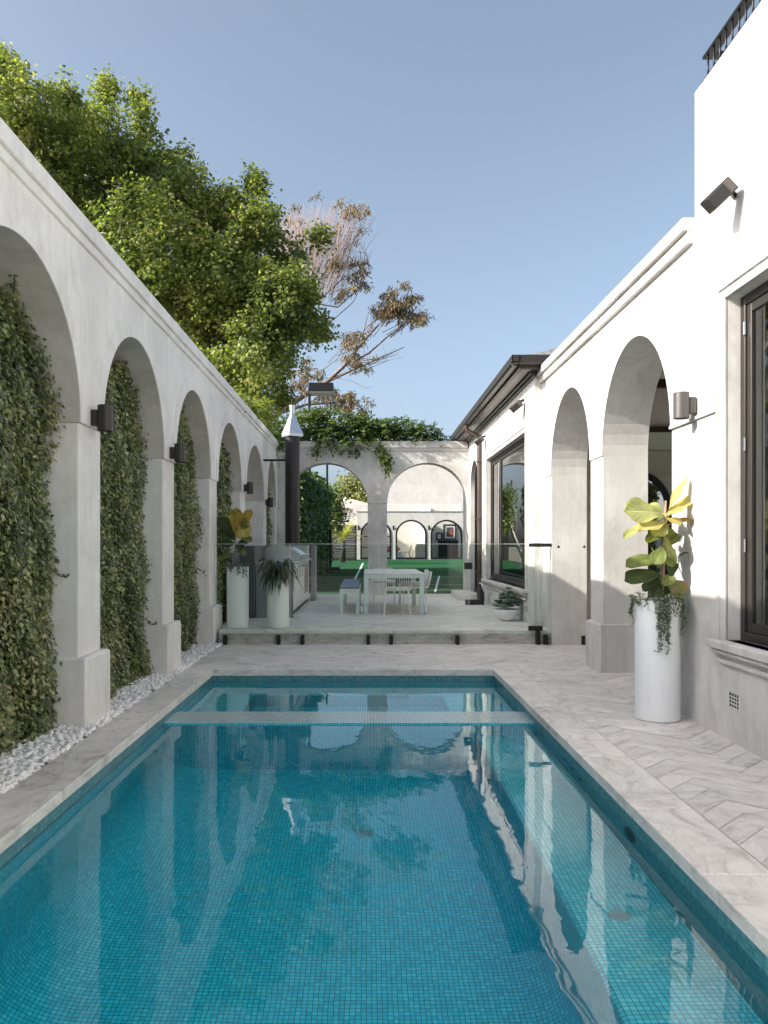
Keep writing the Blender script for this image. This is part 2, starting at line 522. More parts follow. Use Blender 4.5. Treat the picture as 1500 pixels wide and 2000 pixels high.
def fig_mat(name, body, vein, spot=None):
    m = NM(name)
    t = m.node('UVMap'); sp = m.node('SeparateXYZ'); m.l(t.outputs[0], sp.inputs[0])
    u, v = sp.outputs[0], sp.outputs[1]
    au = m.math('ABSOLUTE', u)
    mid = m.math('LESS_THAN', au, .035)
    side = m.math('FRACT', m.math('ADD', m.math('MULTIPLY', v, 7.0), m.math('MULTIPLY', au, -2.6)))
    side = m.math('LESS_THAN', side, .10)
    vn = m.math('MAXIMUM', mid, m.math('MULTIPLY', side, .7))
    n = m.noise(m.pos(), 9, 4)
    c = m.ramp(n, [(.3, tuple(x*.75 for x in body)), (.7, tuple(min(1, x*1.25) for x in body))])
    c = m.mix(vn, c, vein)
    if spot:
        s_ = m.math('MULTIPLY', m.ramp(m.noise(m.pos(), 14, 3), [(.5, (0,0,0)), (.62, (1,1,1))]), m.math('GREATER_THAN', v, .35))
        c = m.mix(s_, c, spot)
    m.base(c, .5, 0, .35)
    m.bump(m.math('SUBTRACT', 1.0, vn), .006, .9)
    tl = m.node('BsdfTranslucent'); m.l(m.mix(1.0, c, (1.4,1.35,.6), 'MULTIPLY'), tl.inputs['Color'])
    mx = m.node('MixShader'); mx.inputs[0].default_value = .35
    m.l(m.b.outputs[0], mx.inputs[1]); m.l(tl.outputs[0], mx.inputs[2]); m.l(mx.outputs[0], m.out.inputs['Surface'])
    return m.m
FIG = {
    'y': fig_mat('fig_leaf_yellow', (.47,.40,.13), (.64,.60,.34)),
    'l': fig_mat('fig_leaf_light', (.33,.355,.125), (.55,.58,.32)),
    'g': fig_mat('fig_leaf_green', (.15,.185,.052), (.26,.32,.13)),
    'd': fig_mat('fig_leaf_dark', (.05,.074,.026), (.10,.14,.06)),
    'o': fig_mat('fig_leaf_ageing', (.40,.23,.08), (.52,.36,.16)),
    'b': fig_mat('fig_leaf_scorched', (.14,.17,.05), (.3,.3,.14), (.30,.14,.08)),
    'yb': fig_mat('fig_leaf_yellowing', (.36,.26,.05), (.50,.40,.12), (.16,.17,.04)),
}
M['stem'] = simple('fig_stem', (.28,.17,.12), .8, var=.3, scale=30)

def turf_mat():
    m = NM('synthetic_turf'); p = m.pos()
    n = m.noise(p, 60, 4); n2 = m.noise(p, .6, 3)
    c = m.ramp(n, [(.3, (.018,.066,.032)), (.7, (.036,.110,.054))])
    c = m.mix(m.math('MULTIPLY', n2, .4), c, (.026,.075,.034))
    m.base(c, .9, 0, .0); m.bump(n, .01, .6)
    return m.m
M['turf'] = turf_mat()
M['line'] = simple('court_line_paint', (.62,.68,.62), .8)
M['fence_black'] = simple('black_fence', (.005,.005,.006), .6)
M['roof_tile'] = simple('terracotta_tile', (.42,.33,.29), .8, var=.25, scale=5)

# ------------------------------------------------------------------ ground
WL = -.13                                   # water level
PX0, PX1, PY0, PY1 = -1.68, 1.37, .90, 8.70  # edge of the coping round the pool
b = MB()
Z = -.02
for x0, x1, y0, y1 in ((-400, PX0-.05, -60, 900), (PX1+.05, 400, -60, 900), (PX0-.05, PX1+.05, -60, PY0-.05), (PX0-.05, PX1+.05, PY1+.05, 900)):
    b.face([(x0,y0,Z),(x1,y0,Z),(x1,y1,Z),(x0,y1,Z)])
struct(b.build('ground', M['dirt']))

def clip_poly(poly, x0, x1, y0, y1):
    for ax, lim, sg in ((0,x0,1),(0,x1,-1),(1,y0,1),(1,y1,-1)):
        out = []
        for i in range(len(poly)):
            p, q = poly[i-1], poly[i]
            dp, dq = sg*(p[ax]-lim), sg*(q[ax]-lim)
            if (dp >= 0) != (dq >= 0):
                t = dp/(dp-dq); out.append(tuple(p[k]+(q[k]-p[k])*t for k in range(4)))
            if dq >= 0: out.append(q)
        poly = out
        if len(poly) < 3: return []
    return poly
def herringbone(mb, x0, x1, y0, y1, z, W=.145, k=4, gap=.0022, zj=.0012):
    cxx, cyy = (x0+x1)/2, (y0+y1)/2
    rad = math.hypot(x1-x0, y1-y0)/2/W + k + 1
    n = int(rad)+1
    c45 = math.sqrt(.5)
    ph = random.random()
    for a in range(-n, n+1):
        for bb in range(-n, n+1):
            mm = (a-bb) % (2*k)
            if mm == 0: r = (a, a+k, bb, bb+1, 0)
            elif mm == 2*k-1: r = (a, a+1, bb, bb+k, 1)
            else: continue
            g = gap/W
            q = [(r[0]+g, r[2]+g), (r[1]-g, r[2]+g), (r[1]-g, r[3]-g), (r[0]+g, r[3]-g)]
            ou, ov = random.random()*50, random.random()*50
            P = []
            for (u, v) in q:
                lu, lv = ((u-r[0]), (v-r[2])) if r[4] == 0 else ((v-r[2]), (u-r[0]))
                X = (u*c45 - v*c45)*W + cxx; Y = (u*c45 + v*c45)*W + cyy
                P.append((X, Y, lu*W+ou, lv*W+ov))
            P = clip_poly(P, x0, x1, y0, y1)
            if len(P) >= 3:
                zz = z + random.uniform(-zj, 0)
                mb.face([(p[0], p[1], zz) for p in P], [(p[2], p[3]) for p in P], .02+.96*random.random())
b = MB()
herringbone(b, 1.675, 4.6, -3.0, 9.03, 0)
herringbone(b, -1.985, 4.6, 9.033, 10.985, 0)
herringbone(b, -7.0, 1.672, -14.0, PY0-.33, 0)  # unseen paving behind the camera, added to bounce sunlight into the court
herringbone(b, 1.675, 7.0, -14.0, -3.02, 0)  # likewise unseen, more bounce ground added behind the camera
struct(b.build('pavement', M['paver']))
b = MB()
for x0, x1, y0, y1 in ((1.672,4.6,-3.0,9.03),(-1.99,4.6,9.03,11.0),(-7.02,1.672,-14.02,PY0-.32),(1.672,7.02,-14.02,-3.0)):
    b.face([(x0,y0,-.004),(x1,y0,-.004),(x1,y1,-.004),(x0,y1,-.004)])
struct(b.build('pavement_bed', M['grout']))

# coping slabs round the pool
b = MB()
def slab(mb, x0, x1, y0, y1, z0, z1, along):
    ou, ov = random.random()*40, random.random()*40
    r = .05+.9*random.random()
    def uv(p): 
        a, c = (p[0], p[1]) if along == 'x' else (p[1], p[0])
        return (a+ou, c+ov+p[2])
    c = .004
    P = [(x0+c,y0+c,z1),(x1-c,y0+c,z1),(x1-c,y1-c,z1),(x0+c,y1-c,z1)]
    Q = [(x0,y0,z1-c),(x1,y0,z1-c),(x1,y1,z1-c),(x0,y1,z1-c)]
    B = [(x0,y0,z0),(x1,y0,z0),(x1,y1,z0),(x0,y1,z0)]
    mb.face(P, [uv(p) for p in P], r)
    for i in range(4):
        j = (i+1) % 4
        for A, Cc in ((Q, P), (B, Q)):
            q = [A[i], A[j], Cc[j], Cc[i]]
            mb.face(q, [uv(p) for p in q], r)
    mb.face(B[::-1], [uv(p) for p in B[::-1]], r)
def run(a, bb, mean):
    out = [a]
    while out[-1] < bb - mean*1.4: out.append(out[-1] + mean*random.uniform(.85, 1.15))
    return out + [bb]
g = .0015
ys = run(PY0-.32, PY1, .92)
for a, c in zip(ys[:-1], ys[1:]):
    slab(b, -1.985, PX0, a+g, c-g, -.06, .001, 'y')
ys = run(PY0-.32, PY1, .92)
for a, c in zip(ys[:-1], ys[1:]):
    slab(b, PX1, 1.672, a+g, c-g, -.06, .001, 'y')
xs = [-1.985, -1.15, -.66, -.16, .36, .86, 1.672]
for a, c in zip(xs[:-1], xs[1:]):
    slab(b, a+g, c-g, PY1, PY1+.33, -.065, .001, 'x')
    slab(b, a+g, c-g, PY0-.32, PY0, -.06, .001, 'x')
struct(b.build('pool_coping', M['coping']))

# ------------------------------------------------------------------ pool
TX0, TX1, TY0, TY1 = PX0-.008, PX1+.008, PY0-.008, PY1+.008
DV0, DV1, DVZ = 6.62, 7.07, -.117
b = MB()
FLR, CR, BX, BZ = -1.42, .42, .90, -.52
prof = [(TX0, -.055), (TX0, -.175), (TX0, FLR+CR)]
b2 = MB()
for i in range(1, 13):
    a = math.pi/2*i/12
    prof.append((TX0+CR-CR*math.cos(a), FLR+CR-CR*math.sin(a)))
prof += [(BX-.20, FLR)]
for i in range(1, 9):
    a = math.pi/2*i/8
    prof.append((BX-.20+.20*math.sin(a), FLR+.20-.20*math.cos(a)))
prof += [(BX, BZ-.02), (BX+.02, BZ), (TX1, BZ), (TX1, -.055)]
acc = 0.0
yn = 8
for (xa, za), (xb, zb) in zip(prof[:-1], prof[1:]):
    L = math.hypot(xb-xa, zb-za)
    for k in range(yn):
        ya, yb = TY0+(DV0-TY0)*k/yn, TY0+(DV0-TY0)*(k+1)/yn
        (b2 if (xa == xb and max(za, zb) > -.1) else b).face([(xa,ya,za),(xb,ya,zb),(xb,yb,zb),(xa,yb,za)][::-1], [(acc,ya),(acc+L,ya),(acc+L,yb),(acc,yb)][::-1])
    acc += L
def tq(x0,x1,y0,y1,z0,z1,mb=None):
    """axis-aligned tiled quad: one of the ranges is flat"""
    if y0 == y1:
        P = [(x0,y0,z0),(x1,y0,z0),(x1,y0,z1),(x0,y0,z1)]; U = [(p[0],p[2]) for p in P]
    elif x0 == x1:
        P = [(x0,y0,z0),(x0,y1,z0),(x0,y1,z1),(x0,y0,z1)]; U = [(p[1],p[2]) for p in P]
    else:
        P = [(x0,y0,z0),(x1,y0,z0),(x1,y1,z0),(x0,y1,z0)]; U = [(p[0],p[1]) for p in P]
    (mb or b).face(P, U)
tq(TX0,TX1,TY0,TY0,-1.5,-.055)
# raised divider between pool and spa
tq(TX0,TX1,DV0,DV0,-1.5,DVZ); tq(TX0,TX1,DV1,DV1,-1.2,DVZ)
# spa: seat all round and a foot well
SZ, WZ = -.50, -1.0
wx0, wx1, wy0, wy1 = -1.18, .78, 7.42, 8.30
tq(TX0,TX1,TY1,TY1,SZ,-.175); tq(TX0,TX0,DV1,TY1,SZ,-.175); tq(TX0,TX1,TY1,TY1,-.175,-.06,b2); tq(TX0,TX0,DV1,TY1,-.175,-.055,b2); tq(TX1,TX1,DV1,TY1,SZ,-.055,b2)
tq(TX0,wx0,DV1,TY1,SZ,SZ); tq(wx1,TX1,DV1,TY1,SZ,SZ); tq(wx0,wx1,DV1,wy0,SZ,SZ); tq(wx0,wx1,wy1,TY1,SZ,SZ)
tq(wx0,wx0,wy0,wy1,WZ,SZ); tq(wx1,wx1,wy0,wy1,WZ,SZ); tq(wx0,wx1,wy0,wy0,WZ,SZ); tq(wx0,wx1,wy1,wy1,WZ,SZ); tq(wx0,wx1,wy0,wy1,WZ,WZ)
# sides behind the divider ends
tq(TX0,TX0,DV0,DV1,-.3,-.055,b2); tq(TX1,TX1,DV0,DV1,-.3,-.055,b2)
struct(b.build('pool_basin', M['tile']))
struct(b2.build('pool_walls_shade_tinted', M['tile_shade']))  # upper walls and whole right wall, shade put into the tile colour
b = MB(); tq(TX0,TX1,DV0,DV1,DVZ,DVZ)
struct(b.build('pool_divider_top', M['tile_sheen']))
b = MB(); b.box(TX0-.002, TX1+.002, TY0-.002, TY1+.002, -1.6, WL)
struct(b.build('water', M['water']))
def disc(name, label, cat, c, axis, r, mat, group=None):
    m_ = MB(); pr = [(0,.004),(r*.35,.005),(r*.4,.002),(r*.8,.006),(r,.003),(r*1.02,-.004)][::-1]
    m_.lathe(pr, (0,0,0), 24)
    o = m_.build(name, mat, None, 'auto'); o.location = c
    if axis == '-x': o.rotation_euler = (0, R(-90), 0)
    if axis == '+x': o.rotation_euler = (0, R(90), 0)
    return tag(o, label, cat, group)
disc('floor_drain', 'round drain cover on the pool floor nearest the divider', 'drain', (-.02, 5.4, FLR), 'z', .065, M['drain'], 'drain covers on the pool floor')
disc('floor_drain', 'round drain cover on the pool floor further from the divider', 'drain', (.09, 3.4, FLR), 'z', .065, M['drain'], 'drain covers on the pool floor')
disc('bench_drain', 'round fitting set in the pale tiles of the pool bench', 'drain', (1.12, 3.55, BZ), 'z', .05, M['drain'])
for i, (y, z, lab) in enumerate(((5.62,-.20,'round black jet under the pool coping closest to the divider'), (5.40,-.225,'round black jet in the middle of three in the pool wall'), (5.18,-.25,'round black jet of three nearest the pool light'))):
    disc('pool_jet', lab, 'jet', (TX1, y, z), '-x', .03, M['black'], 'jets in the pool wall')
disc('pool_light', 'large round lamp set in the teal pool wall below the coping', 'pool light', (TX1, 4.2, -.24), '-x', .085, M['blackpl'])

# white pebbles between coping and arcade: lots of little stones
def pebbles(name, x0, x1, y0, y1, n, zf, r0=.014, r1=.026):
    t = (1+5**.5)/2
    iv = np.array([(-1,t,0),(1,t,0),(-1,-t,0),(1,-t,0),(0,-1,t),(0,1,t),(0,-1,-t),(0,1,-t),(t,0,-1),(t,0,1),(-t,0,-1),(-t,0,1)])/math.hypot(1,t)
    fc = [(0,11,5),(0,5,1),(0,1,7),(0,7,10),(0,10,11),(1,5,9),(5,11,4),(11,10,2),(10,7,6),(7,1,8),(3,9,4),(3,4,2),(3,2,6),(3,6,8),(3,8,9),(4,9,5),(2,4,11),(6,2,10),(8,6,7),(9,8,1)]
    P = np.stack([rng.uniform(x0,x1,n), rng.uniform(y0,y1,n), np.zeros(n)], 1)
    P[:,2] = zf + rng.uniform(-.012,.012,n)
    r = rng.uniform(r0, r1, n)
    sc = np.stack([r*rng.uniform(.8,1.35,n), r*rng.uniform(.8,1.35,n), r*rng.uniform(.6,.9,n)], 1)
    th = rng.uniform(0, 6.28, n); c, s_ = np.cos(th), np.sin(th)
    V = iv[None]*sc[:,None,:]*(1+rng.uniform(-.18,.18,(n,12,1)))
    X = V[:,:,0]*c[:,None]-V[:,:,1]*s_[:,None]; Y = V[:,:,0]*s_[:,None]+V[:,:,1]*c[:,None]
    V = np.stack([X, Y, V[:,:,2]], 2) + P[:,None,:]
    me = bpy.data.meshes.new(name)
    L = (np.array(fc)[None]+ (np.arange(n)*12)[:,None,None]).ravel()
    me.vertices.add(n*12); me.vertices.foreach_set('co', V.astype(np.float32).ravel())
    me.loops.add(len(L)); me.loops.foreach_set('vertex_index', L.astype(np.int32))
    me.polygons.add(n*20); me.polygons.foreach_set('loop_start', (np.arange(n*20)*3).astype(np.int32)); me.polygons.foreach_set('loop_total', np.full(n*20,3,np.int32))
    me.update(calc_edges=True)
    a = me.attributes.new('rnd','FLOAT','FACE'); a.data.foreach_set('value', np.repeat(rng.random(n),20).astype(np.float32))
    o = link(name, me, M['gravel'], None, True)
    return stuff(o)
pebbles('gravel', -2.58, -1.995, 2.2, 10.95, 9500, .0)

# terrace
TZ, TY = .19, 10.985
b = MB()
herringbone(b, -2.14, 2.39, TY+.36, 19.33, TZ)
struct(b.build('terrace', M['paver']))
b = MB()
xs = run(-2.05, 2.98, .62)
for a, c in zip(xs[:-1], xs[1:]): slab(b, a+g, c-g, TY-.02, TY+.36, TZ-.045, TZ+.001, 'x')
struct(b.build('terrace_edge', M['coping']))
b = MB()
b.box(-2.05, 2.98, TY, TY+.3, -.05, TZ-.045)
xs = run(-2.05, 2.98, .78)
b.box(-2.14, 2.39, TY+.35, 19.33, -.05, TZ-.008)
struct(b.build('terrace_step', M['riser']))

# turf court
TF0, TF1 = 19.36, 47.6
def turf_z(Y): return .165 + max(0, Y-TF0)*.0125
def turf_at(px, py):
    Y = 25.0
    for _ in range(60): Y = F*(EYE-turf_z(Y))/(py-CY)
    return ((px-CX)*Y/F, Y)
b = MB()
b.face([(-3.2,TF0,turf_z(TF0)),(14,TF0,turf_z(TF0)),(14,TF1+3,turf_z(TF1+3)),(-3.2,TF1+3,turf_z(TF1+3))])
struct(b.build('turf', M['turf']))
def court_line(pts, wd=.05):
    m_ = MB()
    for (a, c) in zip(pts[:-1], pts[1:]):
        d = Vector((c[0]-a[0], c[1]-a[1])).normalized(); n = Vector((-d.y, d.x))*wd/2
        q = [(a[0]+n.x,a[1]+n.y),(a[0]-n.x,a[1]-n.y),(c[0]-n.x,c[1]-n.y),(c[0]+n.x,c[1]+n.y)]
        m_.face([(x,y,turf_z(y)+.004) for x,y in q][::-1])
    struct(m_.build('court_line', M['line']))
for py in (1126.5, 1142.5, 1150.5):
    p = turf_at(840, py); court_line([(p[0],p[1]),(9,p[1])], .05)
court_line([turf_at(858,1125), turf_at(849.6,1157)], .06)
court_line([turf_at(709,1100), turf_at(690,1138)], .08)

# ------------------------------------------------------------------ arcades
def arcade(th, mp, u0, u1, top, thick, arches, spring, rise, mat, soffit, over=.015, plinth=.06, plinth_h=.52, side=.01, ring=.15, ends=(True,True), base=-.05, plinth_skip=(), reveal=False):
    """a wall with round-headed openings. mp(u, v, w): along, up, depth behind the face -> world"""
    N = 28
    def q(mb, *uvw): 
        mb.face([mp(*p) for p in uvw])
    up, inn = MB(), MB()
    edges = [u0] + [e for a in arches for e in a] + [u1]
    for i in range(0, len(edges), 2):                      # piers, from the spring up
        a, c = edges[i], edges[i+1]
        q(up, (a,spring,0),(c,spring,0),(c,top,0),(a,top,0)); q(up, (c,spring,thick),(a,spring,thick),(a,top,thick),(c,top,thick))
        q(up, (a,spring,thick),(c,spring,thick),(c,spring,0),(a,spring,0))
    for (a, c) in arches:
        m_, hw = (a+c)/2, (c-a)/2
        pts = [(m_-hw*math.cos(math.pi*k/N), spring+rise*math.sin(math.pi*k/N)) for k in range(N+1)]
        for (ua,va),(ub,vb) in zip(pts[:-1], pts[1:]):
            q(up, (ua,va,0),(ub,vb,0),(ub,top,0),(ua,top,0)); q(up, (ub,vb,thick),(ua,va,thick),(ua,top,thick),(ub,top,thick))
            q(inn, (ua,va,0),(ub,vb,0),(ub,vb,thick),(ua,va,thick))
        if reveal:
            q(inn, (a,base,over),(a,spring,over),(a,spring,thick),(a,base,thick)); q(inn, (c,spring,over),(c,base,over),(c,base,thick),(c,spring,thick))
    q(up, (u0,top,0),(u1,top,0),(u1,top,thick),(u0,top,thick))
    q(up, (u0,spring,thick),(u0,spring,0),(u0,top,0),(u0,top,thick)); q(up, (u1,spring,0),(u1,spring,thick),(u1,top,thick),(u1,top,0))
    up.build('arch_wall', mat, th)
    inn.build('arch_soffit', soffit, th, True)
    def ubox(mb, a, c, v0, v1, w0, w1, ch=.006):
        p, r_ = mp(a,v0,w0), mp(c,v1,w1)
        mb.box(p[0],r_[0],p[1],r_[1],p[2],r_[2],ch)
    for i in range(0, len(edges), 2):
        a, c = edges[i], edges[i+1]
        sa = a if i == 0 else a+side; sc = c if i == len(edges)-2 else c-side   # piers
        m_ = MB(); ubox(m_, sa, sc, base, spring-.001, over, thick-.01); m_.build('pier', mat, th)
        if i not in plinth_skip:
            m_ = MB(); ubox(m_, sa-.03 if i else sa, sc+.03 if i < len(edges)-2 else sc, base, plinth_h, -plinth, thick-.015, .018); m_.build('plinth', mat, th)
    if ring:
        for (a, c) in arches:
            m_ = MB(); mid, hw = (a+c)/2, (c-a)/2
            for k in range(N):
                A0, A1 = math.pi*k/N, math.pi*(k+1)/N
                def pt(A, r): return (mid-(hw+r)*math.cos(A), spring+(rise+r)*math.sin(A))
                i0, i1, o0, o1 = pt(A0,0.0), pt(A1,0.0), pt(A0,ring), pt(A1,ring)
                f_ = -.008
                q(m_, (*i0,f_),(*i1,f_),(*o1,f_),(*o0,f_)); q(m_, (*o0,f_),(*o1,f_),(*o1,.002),(*o0,.002)); q(m_, (*i0,.004),(*i1,.004),(*i1,f_),(*i0,f_))
            m_.build('archivolt', mat, th)
    return ubox

# creeper-clad arcade along the pool
LX = -2.14
lw = thing('arcade_wall', 'long grey rendered wall of creeper-filled arches beside the white pebbles', 'wall', (LX, 8, 0))
LARCH = [(1.49,3.45),(3.94,5.94),(6.45,8.39),(8.90,10.88),(11.42,13.55),(14.07,16.45),(17.0,18.65)]
ubox = arcade(lw, lambda u,v,w_: (LX-w_, u, v), 1.0, 18.9, 3.70, .46, LARCH, 2.27, .99, M['render'], M['render_soffit'], plinth_skip=())  # wall stopped short out of view so sun reaches the added paving
m_ = MB()
ubox(m_, 1.0, 18.9, 3.665, 3.79, -.055, .5, .006); ubox(m_, 1.0, 18.9, 3.595, 3.664, -.028, .3, .005)
m_.build('cornice', M['render'], lw)
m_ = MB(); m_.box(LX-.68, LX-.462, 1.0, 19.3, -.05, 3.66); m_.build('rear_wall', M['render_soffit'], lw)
# back arcade closing the terrace
bw = thing('arcade_wall', 'grey rendered wall of two open arches behind the dining table', 'wall', (.23, 18.9, TZ))
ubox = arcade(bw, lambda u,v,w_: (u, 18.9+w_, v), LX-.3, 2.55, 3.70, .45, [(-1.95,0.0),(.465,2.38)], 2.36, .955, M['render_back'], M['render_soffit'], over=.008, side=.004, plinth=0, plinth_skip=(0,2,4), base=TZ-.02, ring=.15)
m_ = MB()
ubox(m_, LX-.2, 2.37, 3.665, 3.82, -.06, .51, .006); ubox(m_, LX-.2, 2.37, 3.60, 3.664, -.03, .48, .005)
m_.build('cornice', M['render_back'], bw)
m_ = MB(); m_.box(.12, .35, 18.89, 18.905, 2.44, 2.46, .003); m_.build('ledge', M['render_back'], bw)
# porch arcade of the house
RX = 2.50
rw = thing('arcade_wall', 'sunlit white rendered wall of two deep arches beside the potted fig', 'wall', (RX, 8.7, 0))
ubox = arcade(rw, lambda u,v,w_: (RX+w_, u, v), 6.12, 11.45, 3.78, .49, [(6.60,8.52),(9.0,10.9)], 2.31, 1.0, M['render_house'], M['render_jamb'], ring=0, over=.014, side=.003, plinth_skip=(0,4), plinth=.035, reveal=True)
m_ = MB()
ubox(m_, 6.13, 11.5, 3.77, 3.87, -.085, .49, .005); ubox(m_, 6.13, 11.5, 3.675, 3.769, -.045, .3, .005)
m_.build('cornice', M['render_house'], rw)
m_ = MB(); m_.box(RX-.012, RX+.0, 5.72, 6.60, 2.31, 2.335, .003); m_.build('ledge', M['render_house'], rw)

# creeper in the arches
def ivy_panel(y0, y1, n, ztop, label, thick0=.275, thick1=.20, gap=.0, size=(.045,.075), zbase=-.02):
    t = thing('creeper', label, 'creeper', (LX-.45, (y0+y1)/2, 0), 'creepers filling the arches of the long wall')
    mid, hw = (y0+y1)/2, (y1-y0)/2
    ph = rng.uniform(0, 6.28, 6)
    def depth(y, z):
        f = np.clip((z-.2)/(ztop-.2), 0, 1)
        f = np.clip((z-2.2)/(ztop-2.2), 0, 1)
        base = thick0*(1-f) + thick1*f
        return base*(1+.10*np.sin(y*5+ph[0]+z*2)+.09*np.sin(z*6.3+ph[1])+.09*np.sin(y*11+z*4+ph[2])) + .02
    def inside(y, z):
        e = hw-.02
        w_ = np.where(z > 2.27, np.sqrt(np.clip(1-((z-2.27)/.99)**2, 0, 1)), 1)
        ok = np.abs(y-mid) < e*w_
        lim = ztop - .16*np.abs(np.sin((y-mid)*4.1+ph[3])) - .12*np.abs(np.sin((y-mid)*9.7+ph[4]))
        return ok & (z < lim)
    k = int(n*2.2)
    y = rng.uniform(y0, y1, k); z = rng.uniform(zbase, ztop, k)
    ok = inside(y, z); y, z = y[ok][:n], z[ok][:n]
    d = depth(y, z)
    lay = rng.random(len(y))**.45
    x = LX-.46 + d*lay + rng.normal(0,.012,len(y))
    # some stray leaves at the sides
    pos = np.stack([x, y, z], 1)
    dr = np.stack([rng.uniform(.1,.9,len(y)), rng.normal(0,.55,len(y)), rng.normal(-.75,.45,len(y))], 1)
    nr = np.stack([np.full(len(y),1.0), rng.normal(0,.45,len(y)), rng.normal(.45,.35,len(y))], 1)
    leaf_mesh('foliage', pos, dr, nr, rng.uniform(size[0], size[1], len(y)), LEAF_FOLD, M['ivy'], t, rng.random(len(y)))
    # woody mass behind the leaves
    c = MB(); ny, nz = 22, 40
    G = {}
    for i in range(ny+1):
        for j in range(nz+1):
            yy = y0+.015+(y1-y0-.03)*i/ny; zz = -.05+(ztop-.32+.05)*j/nz
            if zz > 2.27: 
                w_ = math.sqrt(max(0, 1-((zz-2.27)/.99)**2)); yy = mid+(yy-mid)*w_*.97
            G[i,j] = c.vert((LX-.462+float(depth(np.array(yy), np.array(zz)))*.62, yy, zz))
    for i in range(ny):
        for j in range(nz): c.idx([G[i,j],G[i+1,j],G[i+1,j+1],G[i,j+1]])
    c.build('stems', M['ivy_core'], t, True)
    # runners creeping over the reveal
    rp, rd, rn = [], [], []
    s_ = MB()
    for _ in range(1):
        side_ = y1-.004
        z0 = rng.uniform(.1, 2.2); 
        pts = []
        xx = LX-.46+.2; zz = z0
        ln = rng.uniform(.08,.24)
        for q_ in range(7):
            pts.append((xx+ln*q_/6, side_-.012, zz + .05*math.sin(q_*.9+ph[5])+q_*.012))
        s_.tube(pts, .003, 4)
        for p in pts[1:]:
            for _k in range(2):
                rp.append((p[0]+rng.normal(0,.008), p[1]-.004, p[2]+rng.normal(0,.008))); rd.append((rng.normal(.6,.4), rng.normal(0,.2), rng.normal(0,.8))); rn.append((.2,-1,.2))
    if ztop > 3.15:
        for sy in (-1, 1):
            a0 = 0.6
            pts = []
            for q_ in range(12):
                a = a0 + q_*.05
                pts.append((LX-.44+.02*q_, mid+sy*(hw-.01)*math.cos(a)*.99, 2.27+.985*math.sin(a)*.99))
            s_.tube(pts, .004, 4)
            for p in pts:
                for _k in range(2):
                    rp.append((p[0]+rng.normal(0,.01), p[1]+rng.normal(0,.01), p[2]-.006)); rd.append((rng.normal(.5,.5), -sy*rng.normal(.4,.4), rng.normal(-.4,.4))); rn.append((.1,-sy*.5,-.6))
    s_.build('runner_vines', M['ivy_core'], t)
    leaf_mesh('runner_foliage', rp, rd, rn, rng.uniform(.022,.038,len(rp)), LEAF_FOLD, M['ivy'], t, rng.random(len(rp))*.35)
    return t
ivy_panel(1.50, 3.44, 9000, 3.2, 'creeper filling the arch nearest the camera', size=(.030,.052))
ivy_panel(3.95, 5.93, 40000, 3.22, 'dense dark creeper in the big arch before the first dark wall lamp', size=(.028,.050))
ivy_panel(6.46, 8.38, 36000, 3.25, 'creeper filling the arch between the two nearest black wall lamps', size=(.028,.048))
ivy_panel(8.91, 10.87, 26000, 3.25, 'creeper in the arch just before the terrace step', size=(.028,.048))
ivy_panel(11.43, 13.54, 15000, 3.26, 'creeper behind the tall white pot on the terrace', size=(.045,.08))
ivy_panel(17.02, 18.64, 7000, 3.2, 'dark creeper in the last arch behind the black flue', thick0=.30, thick1=.2, size=(.05,.09))

# ------------------------------------------------------------------ wall lamps
def sconce(x, y, z, sgn, label, mat):
    t = thing('wall_lamp', label, 'wall lamp', (x, y, z), 'cylinder wall lamps')
    r, h = .059, .20
    cx_ = x + sgn*(.045+r)
    m_ = MB(); m_.lathe([(r*.6,-h/2+.02),(r-.006,-h/2+.02),(r-.004,-h/2),(r,-h/2+.003),(r,h/2-.003),(r-.003,h/2),(0,h/2)], (cx_,y,z), 32); m_.build('lamp_body', mat, t, 'auto')
    m_ = MB(); m_.box(x+sgn*.001, x+sgn*.052, y-.035, y+.035, z-.062, z+.062, .004); m_.build('bracket', mat, t)
    return t
sconce(LX, 6.20, 2.34, 1, 'dark cylinder wall lamp on the pier nearest the camera', M['bronze'])
sconce(LX, 8.66, 2.355, 1, 'dark cylinder wall lamp on the second pier of the creeper wall', M['bronze'])
sconce(LX, 13.83, 2.35, 1, 'dark cylinder wall lamp on the pier behind the tall white pot', M['bronze'])
sconce(LX, 16.75, 2.26, 1, 'dark cylinder wall lamp on the pier just before the black flue', M['bronze'])
sconce(RX, 6.10, 2.42, -1, 'sunlit bronze cylinder wall lamp above the potted fig', M['bronze_lamp'])

